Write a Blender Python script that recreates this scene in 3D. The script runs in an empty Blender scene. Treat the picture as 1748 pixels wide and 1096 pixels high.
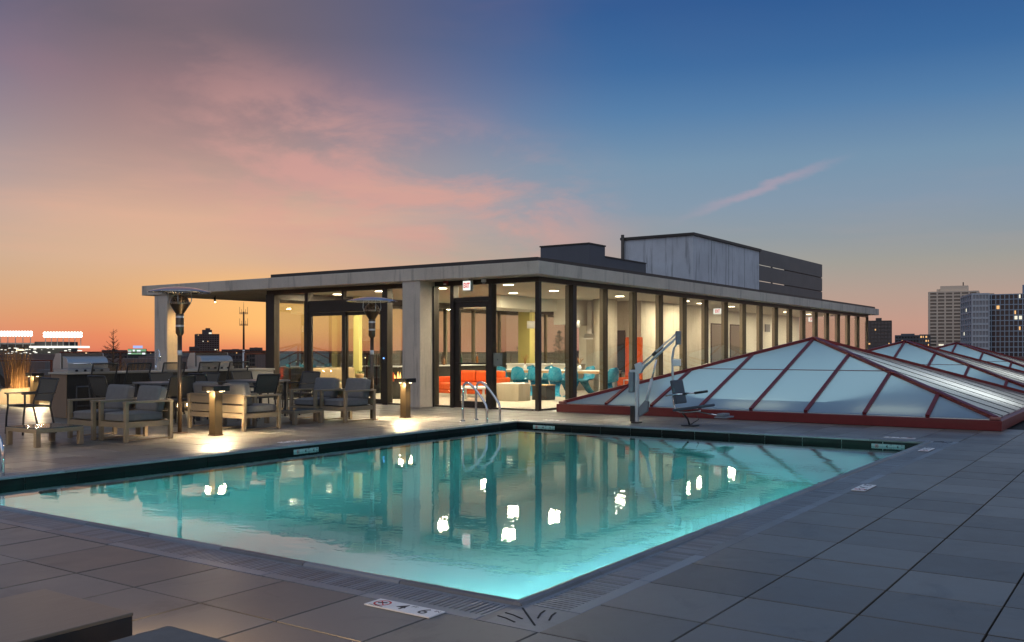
import bpy, bmesh, math, random
from mathutils import Vector, Matrix
R = math.radians
S = 1.13                      # measured plan units -> metres (24 inch pavers)
A = R(34.66)                  # view azimuth from the pool's long axis
CA, SA = math.cos(A), math.sin(A)
FPX, PCX, PHY, EYE = 1607.0, 874.0, 597.0, 1.2
sc = bpy.context.scene
col = sc.collection
rng = random.Random(7)

# ------------------------------------------------------------------ camera
cam = bpy.data.cameras.new('camera'); cam_o = bpy.data.objects.new('camera', cam); col.objects.link(cam_o)
cam.sensor_width = 36; cam.lens = 36 * FPX / 1748; cam.shift_y = (PHY - 548) / 1748
cam.clip_start = 0.05; cam.clip_end = 9000
cam_o.location = (0, 0, EYE * S); cam_o.rotation_euler = (R(90), 0, A - R(90))
sc.camera = cam_o

# ------------------------------------------------------------------ render / view
sc.render.engine = 'CYCLES'
sc.view_settings.view_transform = 'Standard'; sc.view_settings.look = 'None'
sc.view_settings.exposure = 0.12; sc.view_settings.gamma = 1.0
cy = sc.cycles
cy.use_denoising = True
try: cy.denoiser = 'OPENIMAGEDENOISE'
except Exception: pass
cy.max_bounces = 10; cy.diffuse_bounces = 3; cy.glossy_bounces = 5; cy.transmission_bounces = 6
cy.transparent_max_bounces = 28; cy.caustics_reflective = False; cy.caustics_refractive = False
cy.sample_clamp_indirect = 6.0; cy.blur_glossy = 0.5

# ------------------------------------------------------------------ node helpers
def srgb(r, g, b):
    f = lambda c: (c/255/12.92) if c/255 <= .04045 else ((c/255+.055)/1.055)**2.4
    return (f(r), f(g), f(b), 1.0)
class NT:
    def __init__(s, tree): s.t = tree; s.n = tree.nodes; s.l = tree.links
    def new(s, typ, **kw):
        n = s.n.new(typ)
        for k, v in kw.items(): setattr(n, k, v)
        return n
    def put(s, sock, v):
        if isinstance(v, bpy.types.NodeSocket): s.l.new(v, sock)
        elif v is not None: sock.default_value = v
    def m(s, op, a, b=None, c=None, clamp=False):
        n = s.new('ShaderNodeMath', operation=op); n.use_clamp = clamp
        s.put(n.inputs[0], a)
        if b is not None: s.put(n.inputs[1], b)
        if c is not None: s.put(n.inputs[2], c)
        return n.outputs[0]
    def smooth(s, v, lo, hi, a=0.0, b=1.0):
        n = s.new('ShaderNodeMapRange', interpolation_type='SMOOTHSTEP')
        s.put(n.inputs[0], v); n.inputs[1].default_value = lo; n.inputs[2].default_value = hi
        n.inputs[3].default_value = a; n.inputs[4].default_value = b
        return n.outputs[0]
    def mix(s, f, a, b, blend='MIX'):
        n = s.new('ShaderNodeMix', data_type='RGBA', blend_type=blend)
        s.put(n.inputs[0], f); s.put(n.inputs[6], a); s.put(n.inputs[7], b)
        return n.outputs[2]
    def ramp(s, v, stops, interp='LINEAR'):
        n = s.new('ShaderNodeValToRGB'); cr = n.color_ramp; cr.interpolation = interp
        while len(cr.elements) < len(stops): cr.elements.new(.5)
        for e, (p, c) in zip(cr.elements, stops): e.position = p; e.color = c
        s.put(n.inputs[0], v); return n.outputs[0]
    def noise(s, vec, scale, detail=4, rough=.55, dist=0.0):
        n = s.new('ShaderNodeTexNoise'); s.put(n.inputs['Vector'], vec)
        n.inputs['Scale'].default_value = scale; n.inputs['Detail'].default_value = detail
        n.inputs['Roughness'].default_value = rough; n.inputs['Distortion'].default_value = dist
        return n.outputs[0]
    def mapv(s, vec, scale=(1, 1, 1), loc=(0, 0, 0), rot=(0, 0, 0)):
        n = s.new('ShaderNodeMapping'); s.put(n.inputs[0], vec)
        n.inputs[1].default_value = loc; n.inputs[2].default_value = rot; n.inputs[3].default_value = scale
        return n.outputs[0]
    def bump(s, h, strength=.2, dist=.02):
        n = s.new('ShaderNodeBump'); s.put(n.inputs['Height'], h)
        n.inputs['Strength'].default_value = strength; n.inputs['Distance'].default_value = dist
        return n.outputs[0]

# ------------------------------------------------------------------ dusk sky (world)
SUN_AZ = math.atan2(.812, .583)          # where the sun went down, left of the pavilion
w = bpy.data.worlds.new('World'); sc.world = w; w.use_nodes = True
wt = NT(w.node_tree); wt.n.clear()
tc = wt.new('ShaderNodeTexCoord').outputs['Generated']
sep = wt.new('ShaderNodeSeparateXYZ'); wt.put(sep.inputs[0], tc)
dx, dy, dz = sep.outputs
el = wt.m('MULTIPLY', wt.m('ARCSINE', wt.m('MINIMUM', wt.m('MAXIMUM', dz, -1.0), 1.0)), 180/math.pi)   # degrees
# azimuth to the right of the view axis, in degrees
fw = wt.m('ADD', wt.m('MULTIPLY', dx, CA), wt.m('MULTIPLY', dy, SA))
rt = wt.m('SUBTRACT', wt.m('MULTIPLY', dx, SA), wt.m('MULTIPLY', dy, CA))
az = wt.m('MULTIPLY', wt.m('ARCTAN2', rt, fw), 180/math.pi)
daz = wt.m('ABSOLUTE', wt.m('ADD', az, 19.0))
pos = wt.m('SQRT', wt.m('DIVIDE', wt.m('MAXIMUM', el, 0.0), 90.0))
def stops(lst): return [(math.sqrt(e/90.0), srgb(*c)) for e, c in lst]
warm = wt.ramp(pos, stops([(0, (216, 120, 90)), (.8, (220, 132, 94)), (2.0, (215, 150, 104)), (3.4, (210, 162, 120)), (5.2, (206, 168, 138)),
    (7.6, (206, 164, 140)), (10, (176, 144, 134)), (12.5, (156, 126, 124)), (15, (136, 109, 114)), (18, (106, 92, 102)), (25, (92, 88, 104)), (45, (94, 98, 118)), (90, (96, 106, 128))]))
cool = wt.ramp(pos, stops([(0, (188, 136, 124)), (1.5, (186, 146, 132)), (3.2, (170, 148, 138)), (5.0, (150, 148, 143)), (6.5, (134, 144, 152)), (8.5, (122, 142, 162)), (11, (108, 138, 164)),
    (14, (76, 118, 160)), (16.5, (52, 99, 150)), (20, (34, 82, 138)), (35, (58, 90, 132)), (60, (88, 105, 128)), (90, (96, 106, 124))]))
tmix = wt.smooth(daz, 1.0, 27.0)
sky = wt.mix(tmix, warm, cool)
# yellow afterglow above the sun's place
glow = wt.m('MULTIPLY', wt.smooth(wt.m('ABSOLUTE', wt.m('ADD', az, 13.5)), 11.0, 0.0), wt.m('MULTIPLY', wt.smooth(el, -.6, 1.6), wt.smooth(el, 5.5, 2.6)))
sky = wt.mix(wt.m('MULTIPLY', glow, .85), sky, srgb(248, 188, 112))
# soft pink cloud banks, broken up by noise
cxyz = wt.new('ShaderNodeCombineXYZ'); wt.put(cxyz.inputs[0], wt.m('MULTIPLY', az, .06)); wt.put(cxyz.inputs[1], wt.m('MULTIPLY', el, .16)); cxyz.inputs[2].default_value = 3.7
cv = cxyz.outputs[0]
n1 = wt.noise(wt.mapv(cv, rot=(0, 0, R(-24))), 1.9, 8, .6, .35)
n2 = wt.noise(wt.mapv(cv, loc=(5.2, 1.3, 0)), 0.9, 4, .5, .3)
bank = wt.m('SUBTRACT', el, wt.m('ADD', wt.m('MULTIPLY', az, -.26), 7.2))       # bank slopes down to the right
inb = wt.m('MULTIPLY', wt.smooth(wt.m('ABSOLUTE', bank), 7.5, .5), wt.m('MULTIPLY', wt.smooth(az, -24, -12), wt.smooth(az, 10, -2)))
cl = wt.m('MULTIPLY', inb, wt.smooth(n1, .38, .62))
sky = wt.mix(wt.m('MULTIPLY', cl, .78), sky, srgb(202, 148, 140))
n3 = wt.noise(wt.mapv(cv, scale=(.6, 1.6, 1), loc=(1.1, 8.3, 2)), 1.6, 5, .55, .2)
low = wt.m('MULTIPLY', wt.smooth(n3, .42, .68), wt.m('MULTIPLY', wt.smooth(el, 3.5, 6.5), wt.smooth(el, 12, 8)))
sky = wt.mix(wt.m('MULTIPLY', low, wt.m('SUBTRACT', .55, wt.m('MULTIPLY', tmix, .5))), sky, srgb(216, 164, 140))
high = wt.m('MULTIPLY', wt.smooth(n2, .4, .66), wt.m('MULTIPLY', wt.smooth(el, 10, 14), wt.smooth(el, 40, 22)))
sky = wt.mix(wt.m('MULTIPLY', high, wt.m('SUBTRACT', .42, wt.m('MULTIPLY', tmix, .40))), sky, srgb(152, 112, 122))
# one thin pink streak on the right
line = wt.m('SUBTRACT', el, wt.m('ADD', wt.m('MULTIPLY', wt.m('SUBTRACT', az, 10.5), .335), 7.9))
line = wt.m('ADD', line, wt.m('MULTIPLY', wt.m('SUBTRACT', wt.noise(wt.mapv(cv, loc=(9, 2, 1)), 5.5, 5, .6), .5), 1.3))
stk = wt.m('MULTIPLY', wt.smooth(wt.m('ABSOLUTE', line), .45, .0), wt.m('MULTIPLY', wt.smooth(az, 9.0, 14.5), wt.smooth(az, 20.5, 15.5)))
sky = wt.mix(wt.m('MULTIPLY', stk, .34), sky, srgb(196, 156, 166))
nish = wt.new('ShaderNodeTexSky', sky_type='NISHITA'); nish.sun_disc = False
nish.sun_elevation = R(-2.0); nish.sun_rotation = R(90) - SUN_AZ; nish.altitude = 200
add = wt.mix(.05, sky, nish.outputs[0], 'ADD')
bg = wt.new('ShaderNodeBackground'); wt.put(bg.inputs[0], add); bg.inputs[1].default_value = 1.0
out = wt.new('ShaderNodeOutputWorld'); wt.l.new(bg.outputs[0], out.inputs[0])

# added wide fill from behind the camera, brightens deck and concrete: no visible shadows
sl = bpy.data.lights.new('sky_fill', 'SUN'); sl.energy = 0.70; sl.angle = R(95); sl.color = (.97, .97, 1.0)
so = bpy.data.objects.new('sky_fill', sl); col.objects.link(so)
so.rotation_euler = Vector((CA*.62, SA*.62, -.78)).to_track_quat('-Z', 'Y').to_euler()

# ------------------------------------------------------------------ materials
MATS = {}
def newmat(name):
    m = bpy.data.materials.new(name); m.use_nodes = True; t = NT(m.node_tree); t.n.clear()
    o = t.new('ShaderNodeOutputMaterial'); MATS[name] = m
    return m, t, o
def pbr(name, c, rough=.5, metal=0.0, var=.12, vscale=6, bump=0.0, bscale=60, spec=.5, rand=0.0, coat=0.0, stretch=(1, 1, 1), rvar=.1):
    m, t, o = newmat(name)
    b = t.new('ShaderNodeBsdfPrincipled'); t.l.new(b.outputs[0], o.inputs[0])
    p = t.mapv(t.new('ShaderNodeTexCoord').outputs['Object'], scale=stretch)
    n = t.noise(p, vscale, 5, .6)
    f = t.m('ADD', 1.0 - var, t.m('MULTIPLY', n, var*2))
    if rand:
        gi = t.new('ShaderNodeNewGeometry').outputs['Random Per Island']; oi = t.new('ShaderNodeObjectInfo').outputs['Random']
        rr = t.m('FRACT', t.m('ADD', gi, oi))
        f = t.m('MULTIPLY', f, t.m('ADD', 1.0 - rand, t.m('MULTIPLY', rr, rand*2)))
    vm = t.new('ShaderNodeVectorMath', operation='SCALE'); vm.inputs[0].default_value = c[:3]; t.put(vm.inputs['Scale'], f)
    t.l.new(vm.outputs[0], b.inputs['Base Color'])
    t.put(b.inputs['Roughness'], t.m('ADD', rough - rvar/2, t.m('MULTIPLY', t.noise(p, vscale*2.3, 3), rvar)))
    b.inputs['Metallic'].default_value = metal; b.inputs['Specular IOR Level'].default_value = spec
    if coat: b.inputs['Coat Weight'].default_value = coat
    if bump: t.put(b.inputs['Normal'], t.bump(t.noise(p, bscale, 4, .6), bump, .004))
    return m
def emit(name, c, s, var=0.0):
    m, t, o = newmat(name); e = t.new('ShaderNodeEmission'); e.inputs[0].default_value = (*c[:3], 1); e.inputs[1].default_value = s
    t.l.new(e.outputs[0], o.inputs[0]); return m
def glassmat(name, tint, ior=1.45, rough=0.0, extra=0.0):
    m, t, o = newmat(name)
    tr = t.new('ShaderNodeBsdfTransparent'); tr.inputs[0].default_value = (*tint, 1)
    gl = t.new('ShaderNodeBsdfGlossy'); gl.inputs['Roughness'].default_value = rough
    fr = t.new('ShaderNodeFresnel'); fr.inputs[0].default_value = ior
    # the back face of the sheet sees the inverse index; keep the front-side value on both
    lw = t.new('ShaderNodeLayerWeight'); lw.inputs[0].default_value = .5
    geo = t.new('ShaderNodeNewGeometry').outputs['Backfacing']
    fac = t.m('MULTIPLY', t.m('ADD', fr.outputs[0], extra), t.m('SUBTRACT', 1.0, geo), clamp=True)
    mx = t.new('ShaderNodeMixShader'); t.put(mx.inputs[0], fac); t.l.new(tr.outputs[0], mx.inputs[1]); t.l.new(gl.outputs[0], mx.inputs[2])
    t.l.new(mx.outputs[0], o.inputs[0]); return m

def concrete(name, c, stain=.35):
    m, t, o = newmat(name); b = t.new('ShaderNodeBsdfPrincipled'); t.l.new(b.outputs[0], o.inputs[0])
    p = t.new('ShaderNodeTexCoord').outputs['Object']
    big = t.noise(p, .9, 6, .62, .3); streak = t.noise(t.mapv(p, scale=(3.2, 3.2, .28)), 2.0, 5, .6); fine = t.noise(p, 28, 4, .7)
    pits = t.new('ShaderNodeTexVoronoi'); t.put(pits.inputs['Vector'], p); pits.inputs['Scale'].default_value = 17
    f = t.m('ADD', .55, t.m('MULTIPLY', big, .5)); f = t.m('ADD', f, t.m('MULTIPLY', t.m('SUBTRACT', fine, .5), .22))
    st = t.smooth(streak, .52, .72); f = t.m('MULTIPLY', f, t.m('SUBTRACT', 1.0, t.m('MULTIPLY', st, stain)))
    pit = t.smooth(pits.outputs['Distance'], .09, .02); f = t.m('MULTIPLY', f, t.m('SUBTRACT', 1.0, t.m('MULTIPLY', pit, .3)))
    vm = t.new('ShaderNodeVectorMath', operation='SCALE'); vm.inputs[0].default_value = c; t.put(vm.inputs['Scale'], t.m('MULTIPLY', f, 1.18))
    t.l.new(vm.outputs[0], b.inputs['Base Color']); b.inputs['Roughness'].default_value = .82; b.inputs['Specular IOR Level'].default_value = .3
    t.put(b.inputs['Normal'], t.bump(t.m('SUBTRACT', fine, t.m('MULTIPLY', pit, .6)), .35, .006)); return m
M_CONC = concrete('board_concrete', (.62, .54, .45)); M_CONC_IN = concrete('interior_concrete', (.56, .51, .42), .18)
M_CONC_BLUE = concrete('weathered_concrete', (.66, .69, .72), .45)

def paver(name, c):
    m, t, o = newmat(name); b = t.new('ShaderNodeBsdfPrincipled'); t.l.new(b.outputs[0], o.inputs[0])
    p = t.new('ShaderNodeNewGeometry').outputs['Position']
    gi = t.new('ShaderNodeNewGeometry').outputs['Random Per Island']; oi = t.new('ShaderNodeObjectInfo').outputs['Random']
    rr = t.m('FRACT', t.m('ADD', gi, oi))
    big = t.noise(p, .55, 5, .6, .4); mid = t.noise(p, 4.2, 6, .65, .3); fine = t.noise(p, 160, 3, .7); spk = t.noise(p, 9, 3, .5)
    f = t.m('ADD', .62, t.m('ADD', t.m('MULTIPLY', big, .34), t.m('MULTIPLY', mid, .36)))
    f = t.m('MULTIPLY', f, t.m('ADD', .70, t.m('MULTIPLY', rr, .60)))
    stn = t.smooth(t.noise(t.mapv(p, loc=(3, 7, 0)), 1.7, 7, .68, .8), .54, .66); f = t.m('MULTIPLY', f, t.m('SUBTRACT', 1.0, t.m('MULTIPLY', stn, .22)))
    drp = t.smooth(t.noise(t.mapv(p, loc=(8, 1, 0)), 6.5, 3, .5, .2), .70, .74); f = t.m('MULTIPLY', f, t.m('SUBTRACT', 1.0, t.m('MULTIPLY', drp, .16)))
    f = t.m('ADD', f, t.m('MULTIPLY', t.m('SUBTRACT', fine, .5), .3))
    hue = t.mix(rr, (c[0]*1.05, c[1], c[2]*.95, 1), (c[0]*.95, c[1], c[2]*1.06, 1))
    vm = t.new('ShaderNodeVectorMath', operation='SCALE'); t.l.new(hue, vm.inputs[0]); t.put(vm.inputs['Scale'], f)
    t.l.new(vm.outputs[0], b.inputs['Base Color'])
    t.put(b.inputs['Roughness'], t.m('ADD', .28, t.m('MULTIPLY', mid, .24)))
    b.inputs['Specular IOR Level'].default_value = .7; b.inputs['Coat Weight'].default_value = .10; b.inputs['Coat Roughness'].default_value = .28
    t.put(b.inputs['Normal'], t.bump(t.m('ADD', t.m('MULTIPLY', fine, .35), t.m('MULTIPLY', spk, .5)), .22, .004)); return m
M_PAVER = paver('stone_paver', (.150, .138, .120))
M_COPING = paver('coping_stone', (.185, .20, .22))
M_DARKGAP = pbr('dark_gap', (.02, .02, .02), .8)

M_FRAME = pbr('bronze_frame', (.055, .046, .038), .42, .6, .2, 3)
M_FRAME_IN = pbr('olive_mullion', (.16, .135, .085), .5, .2, .15, 3)
M_TAUPE = pbr('taupe_powder_coat', (.28, .215, .14), .42, .25, .12, 8, .05, 300)
M_CHAR = pbr('charcoal_powder_coat', (.05, .047, .045), .45, .3, .15, 8)
M_FABRIC = pbr('grey_cushion_fabric', (.165, .16, .158), .85, 0, .18, 14, .5, 420, .25)
M_SLING = pbr('sling_fabric', (.12, .105, .085), .8, 0, .2, 40, .4, 600, .2)
M_STEEL = pbr('brushed_steel', (.66, .66, .64), .36, 1, .08, 5, .02, 200, stretch=(1, 1, 14))
M_CHROME = pbr('polished_stainless', (.72, .73, .74), .09, 1, .04, 4, rvar=.05)
M_RED = pbr('red_brown_frame', (.165, .018, .018), .38, .15, .22, 4, .05, 90)
M_RAIL = pbr('rust_brown_rail', (.10, .022, .018), .5, .1, .2, 3)
M_BLACK = pbr('black_plastic', (.018, .018, .02), .4, 0, .2, 8)
M_GREYPL = pbr('grey_plastic', (.18, .20, .22), .45, 0, .12, 8)
M_WHITEPL = pbr('white_paint', (.74, .74, .72), .45, 0, .06, 5)
M_WHITEIN = pbr('interior_white', (.74, .71, .62), .7, 0, .05, 1.2, rvar=.05)
M_FLOORIN = pbr('polished_concrete_floor', (.50, .45, .37), .34, 0, .16, 1.3)
M_CEIL = pbr('painted_ceiling', (.62, .58, .48), .8, 0, .06, .8)
M_ORANGE = pbr('orange_upholstery', (.60, .095, .015), .75, 0, .14, 7, .25, 260, .3)
M_TEAL = pbr('teal_plastic', (.03, .27, .42), .28, 0, .05, 4, coat=.3)
M_WOOD = pbr('oak_edge', (.44, .27, .12), .5, 0, .25, 9, stretch=(1, 12, 12))
M_LIGHTSTONE = pbr('pale_stone_top', (.50, .45, .36), .4, 0, .15, 8)
M_DOOR = pbr('grey_brown_door', (.16, .135, .115), .5, 0, .1, 3)
M_YELLOW = pbr('yellow_uplit_tone', (.56, .49, .17), .7, 0, .08, 2)  # yellow uplight glow on the wall, put into the base colour
M_TAN = pbr('tan_upholstery', (.34, .25, .14), .8, 0, .15, 8, .3, 300)
M_BARFRONT = pbr('dark_bar_cladding', (.028, .024, .021), .5, .1, .3, 5, stretch=(8, 8, 1))
M_BARSIDE = pbr('bronze_bar_end', (.36, .25, .165), .42, .55, .12, 3)
M_MARK = pbr('white_marker_tile', (.78, .79, .80), .4, 0, .05, 9)
M_MARKW = pbr('marker_tile_cyan_lit', (.30, .42, .43), .35, 0, .05, 9)  # white tile with the pool's cyan light put into its colour
M_INK = pbr('black_ink', (.02, .02, .022), .5); M_REDINK = pbr('red_ink', (.55, .03, .03), .5)
M_REDTXT = emit('red_letters', (.80, .02, .015), .9)
M_ROOF = pbr('roof_membrane', (.09, .085, .08), .8, 0, .2, 1.5)
M_FLASH = pbr('dark_roof_flashing', (.075, .065, .056), .5, .4, .25, 2)
M_GRASS = pbr('dry_grass', (.40, .20, .065), .8, 0, .4, 4, rand=.45)
M_TWIG = pbr('dry_twig', (.10, .058, .03), .85, 0, .3, 6, rand=.3)
M_NEEDLE = pbr('conifer_needles', (.045, .07, .03), .8, 0, .3, 6, rand=.4)
M_SOIL = pbr('planter_soil', (.05, .035, .025), .95, 0, .3, 20, .5, 60)
M_PLASTER = pbr('pool_plaster', (.62, .84, .84), .65, 0, .05, 2.5, spec=.2)
M_TILEBAND = pbr('dark_waterline_tile', (.006, .006, .006), .5, 0, .2, 3, spec=.15)
M_GLASS = glassmat('window_glass', (.95, .95, .91), 1.42)
M_GLASSDK = glassmat('tinted_glass', (.97, 1.0, .92), 1.45, 0.0, .34)

def meshcloth():
    m, t, o = newmat('open_mesh_fabric'); b = t.new('ShaderNodeBsdfPrincipled'); b.inputs['Base Color'].default_value = (.10, .085, .06, 1); b.inputs['Roughness'].default_value = .8
    tr = t.new('ShaderNodeBsdfTransparent'); mx = t.new('ShaderNodeMixShader'); mx.inputs[0].default_value = .58
    t.l.new(tr.outputs[0], mx.inputs[1]); t.l.new(b.outputs[0], mx.inputs[2]); t.l.new(mx.outputs[0], o.inputs[0]); return m
M_MESH = meshcloth()

def water_mat():
    m, t, o = newmat('pool_water')
    p = t.new('ShaderNodeNewGeometry').outputs['Position']
    a1 = t.noise(t.mapv(p, scale=(1, 1, 1), rot=(0, 0, R(35))), 1.1, 3, .5, .3)
    a2 = t.noise(t.mapv(p, scale=(1.4, .8, 1), rot=(0, 0, R(20))), 8.0, 3, .5, .2)
    hgt = t.m('ADD', t.m('MULTIPLY', a1, .020), t.m('MULTIPLY', a2, .0032))
    bp = t.new('ShaderNodeBump'); t.put(bp.inputs['Height'], hgt); bp.inputs['Strength'].default_value = .16; bp.inputs['Distance'].default_value = 1.0
    tr = t.new('ShaderNodeBsdfTransparent')
    gv = t.new('ShaderNodeNewGeometry'); dd = t.new('ShaderNodeVectorMath', operation='DOT_PRODUCT'); t.l.new(gv.outputs['Normal'], dd.inputs[0]); t.l.new(gv.outputs['Incoming'], dd.inputs[1])
    nd = t.new('ShaderNodeVectorMath', operation='DOT_PRODUCT'); t.l.new(bp.outputs[0], nd.inputs[0]); t.l.new(gv.outputs['Incoming'], nd.inputs[1])
    refl = t.m('ADD', .04, t.m('MULTIPLY', .92, t.m('POWER', t.m('SUBTRACT', 1.0, t.m('ABSOLUTE', nd.outputs['Value'], clamp=True)), 2.5)), clamp=True)
    path = t.m('MINIMUM', t.m('DIVIDE', .75, t.m('MAXIMUM', t.m('ABSOLUTE', dd.outputs['Value']), .03)), 9.0)      # metres of water looked through
    cc = t.new('ShaderNodeCombineColor')
    for k_, sg in enumerate((.38, .085, .088)): t.put(cc.inputs[k_], t.m('EXPONENT', t.m('MULTIPLY', path, -sg)))
    t.l.new(cc.outputs[0], tr.inputs[0])
    gl = t.new('ShaderNodeBsdfGlossy'); gl.inputs['Roughness'].default_value = .015; t.l.new(bp.outputs[0], gl.inputs['Normal'])
    mx = t.new('ShaderNodeMixShader')
    ge = t.new('ShaderNodeNewGeometry'); dt_ = t.new('ShaderNodeVectorMath', operation='DOT_PRODUCT'); t.l.new(ge.outputs['Normal'], dt_.inputs[0]); t.l.new(ge.outputs['Incoming'], dt_.inputs[1])
    below = t.smooth(t.m('ABSOLUTE', dt_.outputs['Value']), .72, .60)             # beyond the critical angle light stays in the water
    bf = ge.outputs['Backfacing']
    fac = t.m('ADD', t.m('MULTIPLY', refl, t.m('SUBTRACT', 1.0, bf)), t.m('MULTIPLY', below, bf))
    t.put(mx.inputs[0], fac); t.l.new(tr.outputs[0], mx.inputs[1]); t.l.new(gl.outputs[0], mx.inputs[2])
    t.l.new(mx.outputs[0], o.inputs[0]); return m
M_WATER = water_mat()

def skylight_glass():
    m, t, o = newmat('skylight_glass_sky_tone')
    d = t.new('ShaderNodeBsdfDiffuse'); d.inputs[0].default_value = (.38, .53, .68, 1)  # blue of the mirrored sky put into the diffuse and translucent colours
    tl = t.new('ShaderNodeBsdfTranslucent'); tl.inputs[0].default_value = (.52, .74, .84, 1)
    mx = t.new('ShaderNodeMixShader'); mx.inputs[0].default_value = .55; t.l.new(d.outputs[0], mx.inputs[1]); t.l.new(tl.outputs[0], mx.inputs[2])
    gl = t.new('ShaderNodeBsdfGlossy'); gl.inputs['Roughness'].default_value = .025
    fr = t.new('ShaderNodeFresnel'); fr.inputs[0].default_value = 2.1
    geo = t.new('ShaderNodeNewGeometry').outputs['Backfacing']
    m2 = t.new('ShaderNodeMixShader'); t.put(m2.inputs[0], t.m('MULTIPLY', fr.outputs[0], t.m('SUBTRACT', 1.0, geo))); t.l.new(mx.outputs[0], m2.inputs[1]); t.l.new(gl.outputs[0], m2.inputs[2])
    m3 = t.new('ShaderNodeMixShader'); tt = t.new('ShaderNodeBsdfTransparent'); t.put(m3.inputs[0], geo); t.l.new(m2.outputs[0], m3.inputs[1]); t.l.new(tt.outputs[0], m3.inputs[2])
    t.l.new(m3.outputs[0], o.inputs[0]); return m
M_SKYGLASS = skylight_glass()
def strip_glass():
    m, t, o = newmat('white_skylight_strip')
    d = t.new('ShaderNodeBsdfDiffuse'); d.inputs[0].default_value = (.85, .87, .88, 1)
    tl = t.new('ShaderNodeBsdfTranslucent'); tl.inputs[0].default_value = (.9, .92, .92, 1)
    mx = t.new('ShaderNodeMixShader'); mx.inputs[0].default_value = .72; t.l.new(d.outputs[0], mx.inputs[1]); t.l.new(tl.outputs[0], mx.inputs[2])
    gl = t.new('ShaderNodeBsdfGlossy'); gl.inputs['Roughness'].default_value = .08; fr = t.new('ShaderNodeFresnel'); fr.inputs[0].default_value = 1.5
    bf = t.new('ShaderNodeNewGeometry').outputs['Backfacing']; m2 = t.new('ShaderNodeMixShader'); t.put(m2.inputs[0], t.m('MULTIPLY', fr.outputs[0], t.m('SUBTRACT', 1.0, bf)))
    t.l.new(mx.outputs[0], m2.inputs[1]); t.l.new(gl.outputs[0], m2.inputs[2]); m3 = t.new('ShaderNodeMixShader'); tt = t.new('ShaderNodeBsdfTransparent'); t.put(m3.inputs[0], bf); t.l.new(m2.outputs[0], m3.inputs[1]); t.l.new(tt.outputs[0], m3.inputs[2])
    t.l.new(m3.outputs[0], o.inputs[0]); return m
M_STRIP = strip_glass()

WARM = (1.0, .87, .64)
M_LAMP = emit('warm_lamp_face', (1.0, .86, .62), 14); M_LAMPSOFT = emit('warm_lamp_soft', (1.0, .72, .36), 9)
M_FLOOD = emit('floodlight_face', (1, .97, .90), 4); M_CITYLIGHT = emit('city_light', (1, .74, .42), 3.2); M_CITYWHITE = emit('city_light_white', (.95, .93, .80), 1.3)
M_EXITFACE = emit('exit_sign_face', (.90, .93, .88), 1.05)
M_SCREEN_G = emit('green_sign_face', (.25, .5, .28), .7); M_SCREEN_W = emit('white_sign_face', (.9, .95, 1), 1.1); M_SCREEN_B = emit('blue_sign_face', (.4, .5, .85), 1.0)
M_FLAME = emit('flame', (1, .5, .14), 3.5); M_WIN_OR = emit('lit_window_orange', (1, .55, .22), 1.0); M_WIN_WH = emit('lit_window_white', (.95, .9, .72), 1.0)
M_BLUELED = emit('blue_led', (.15, .35, 1), 3)

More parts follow.
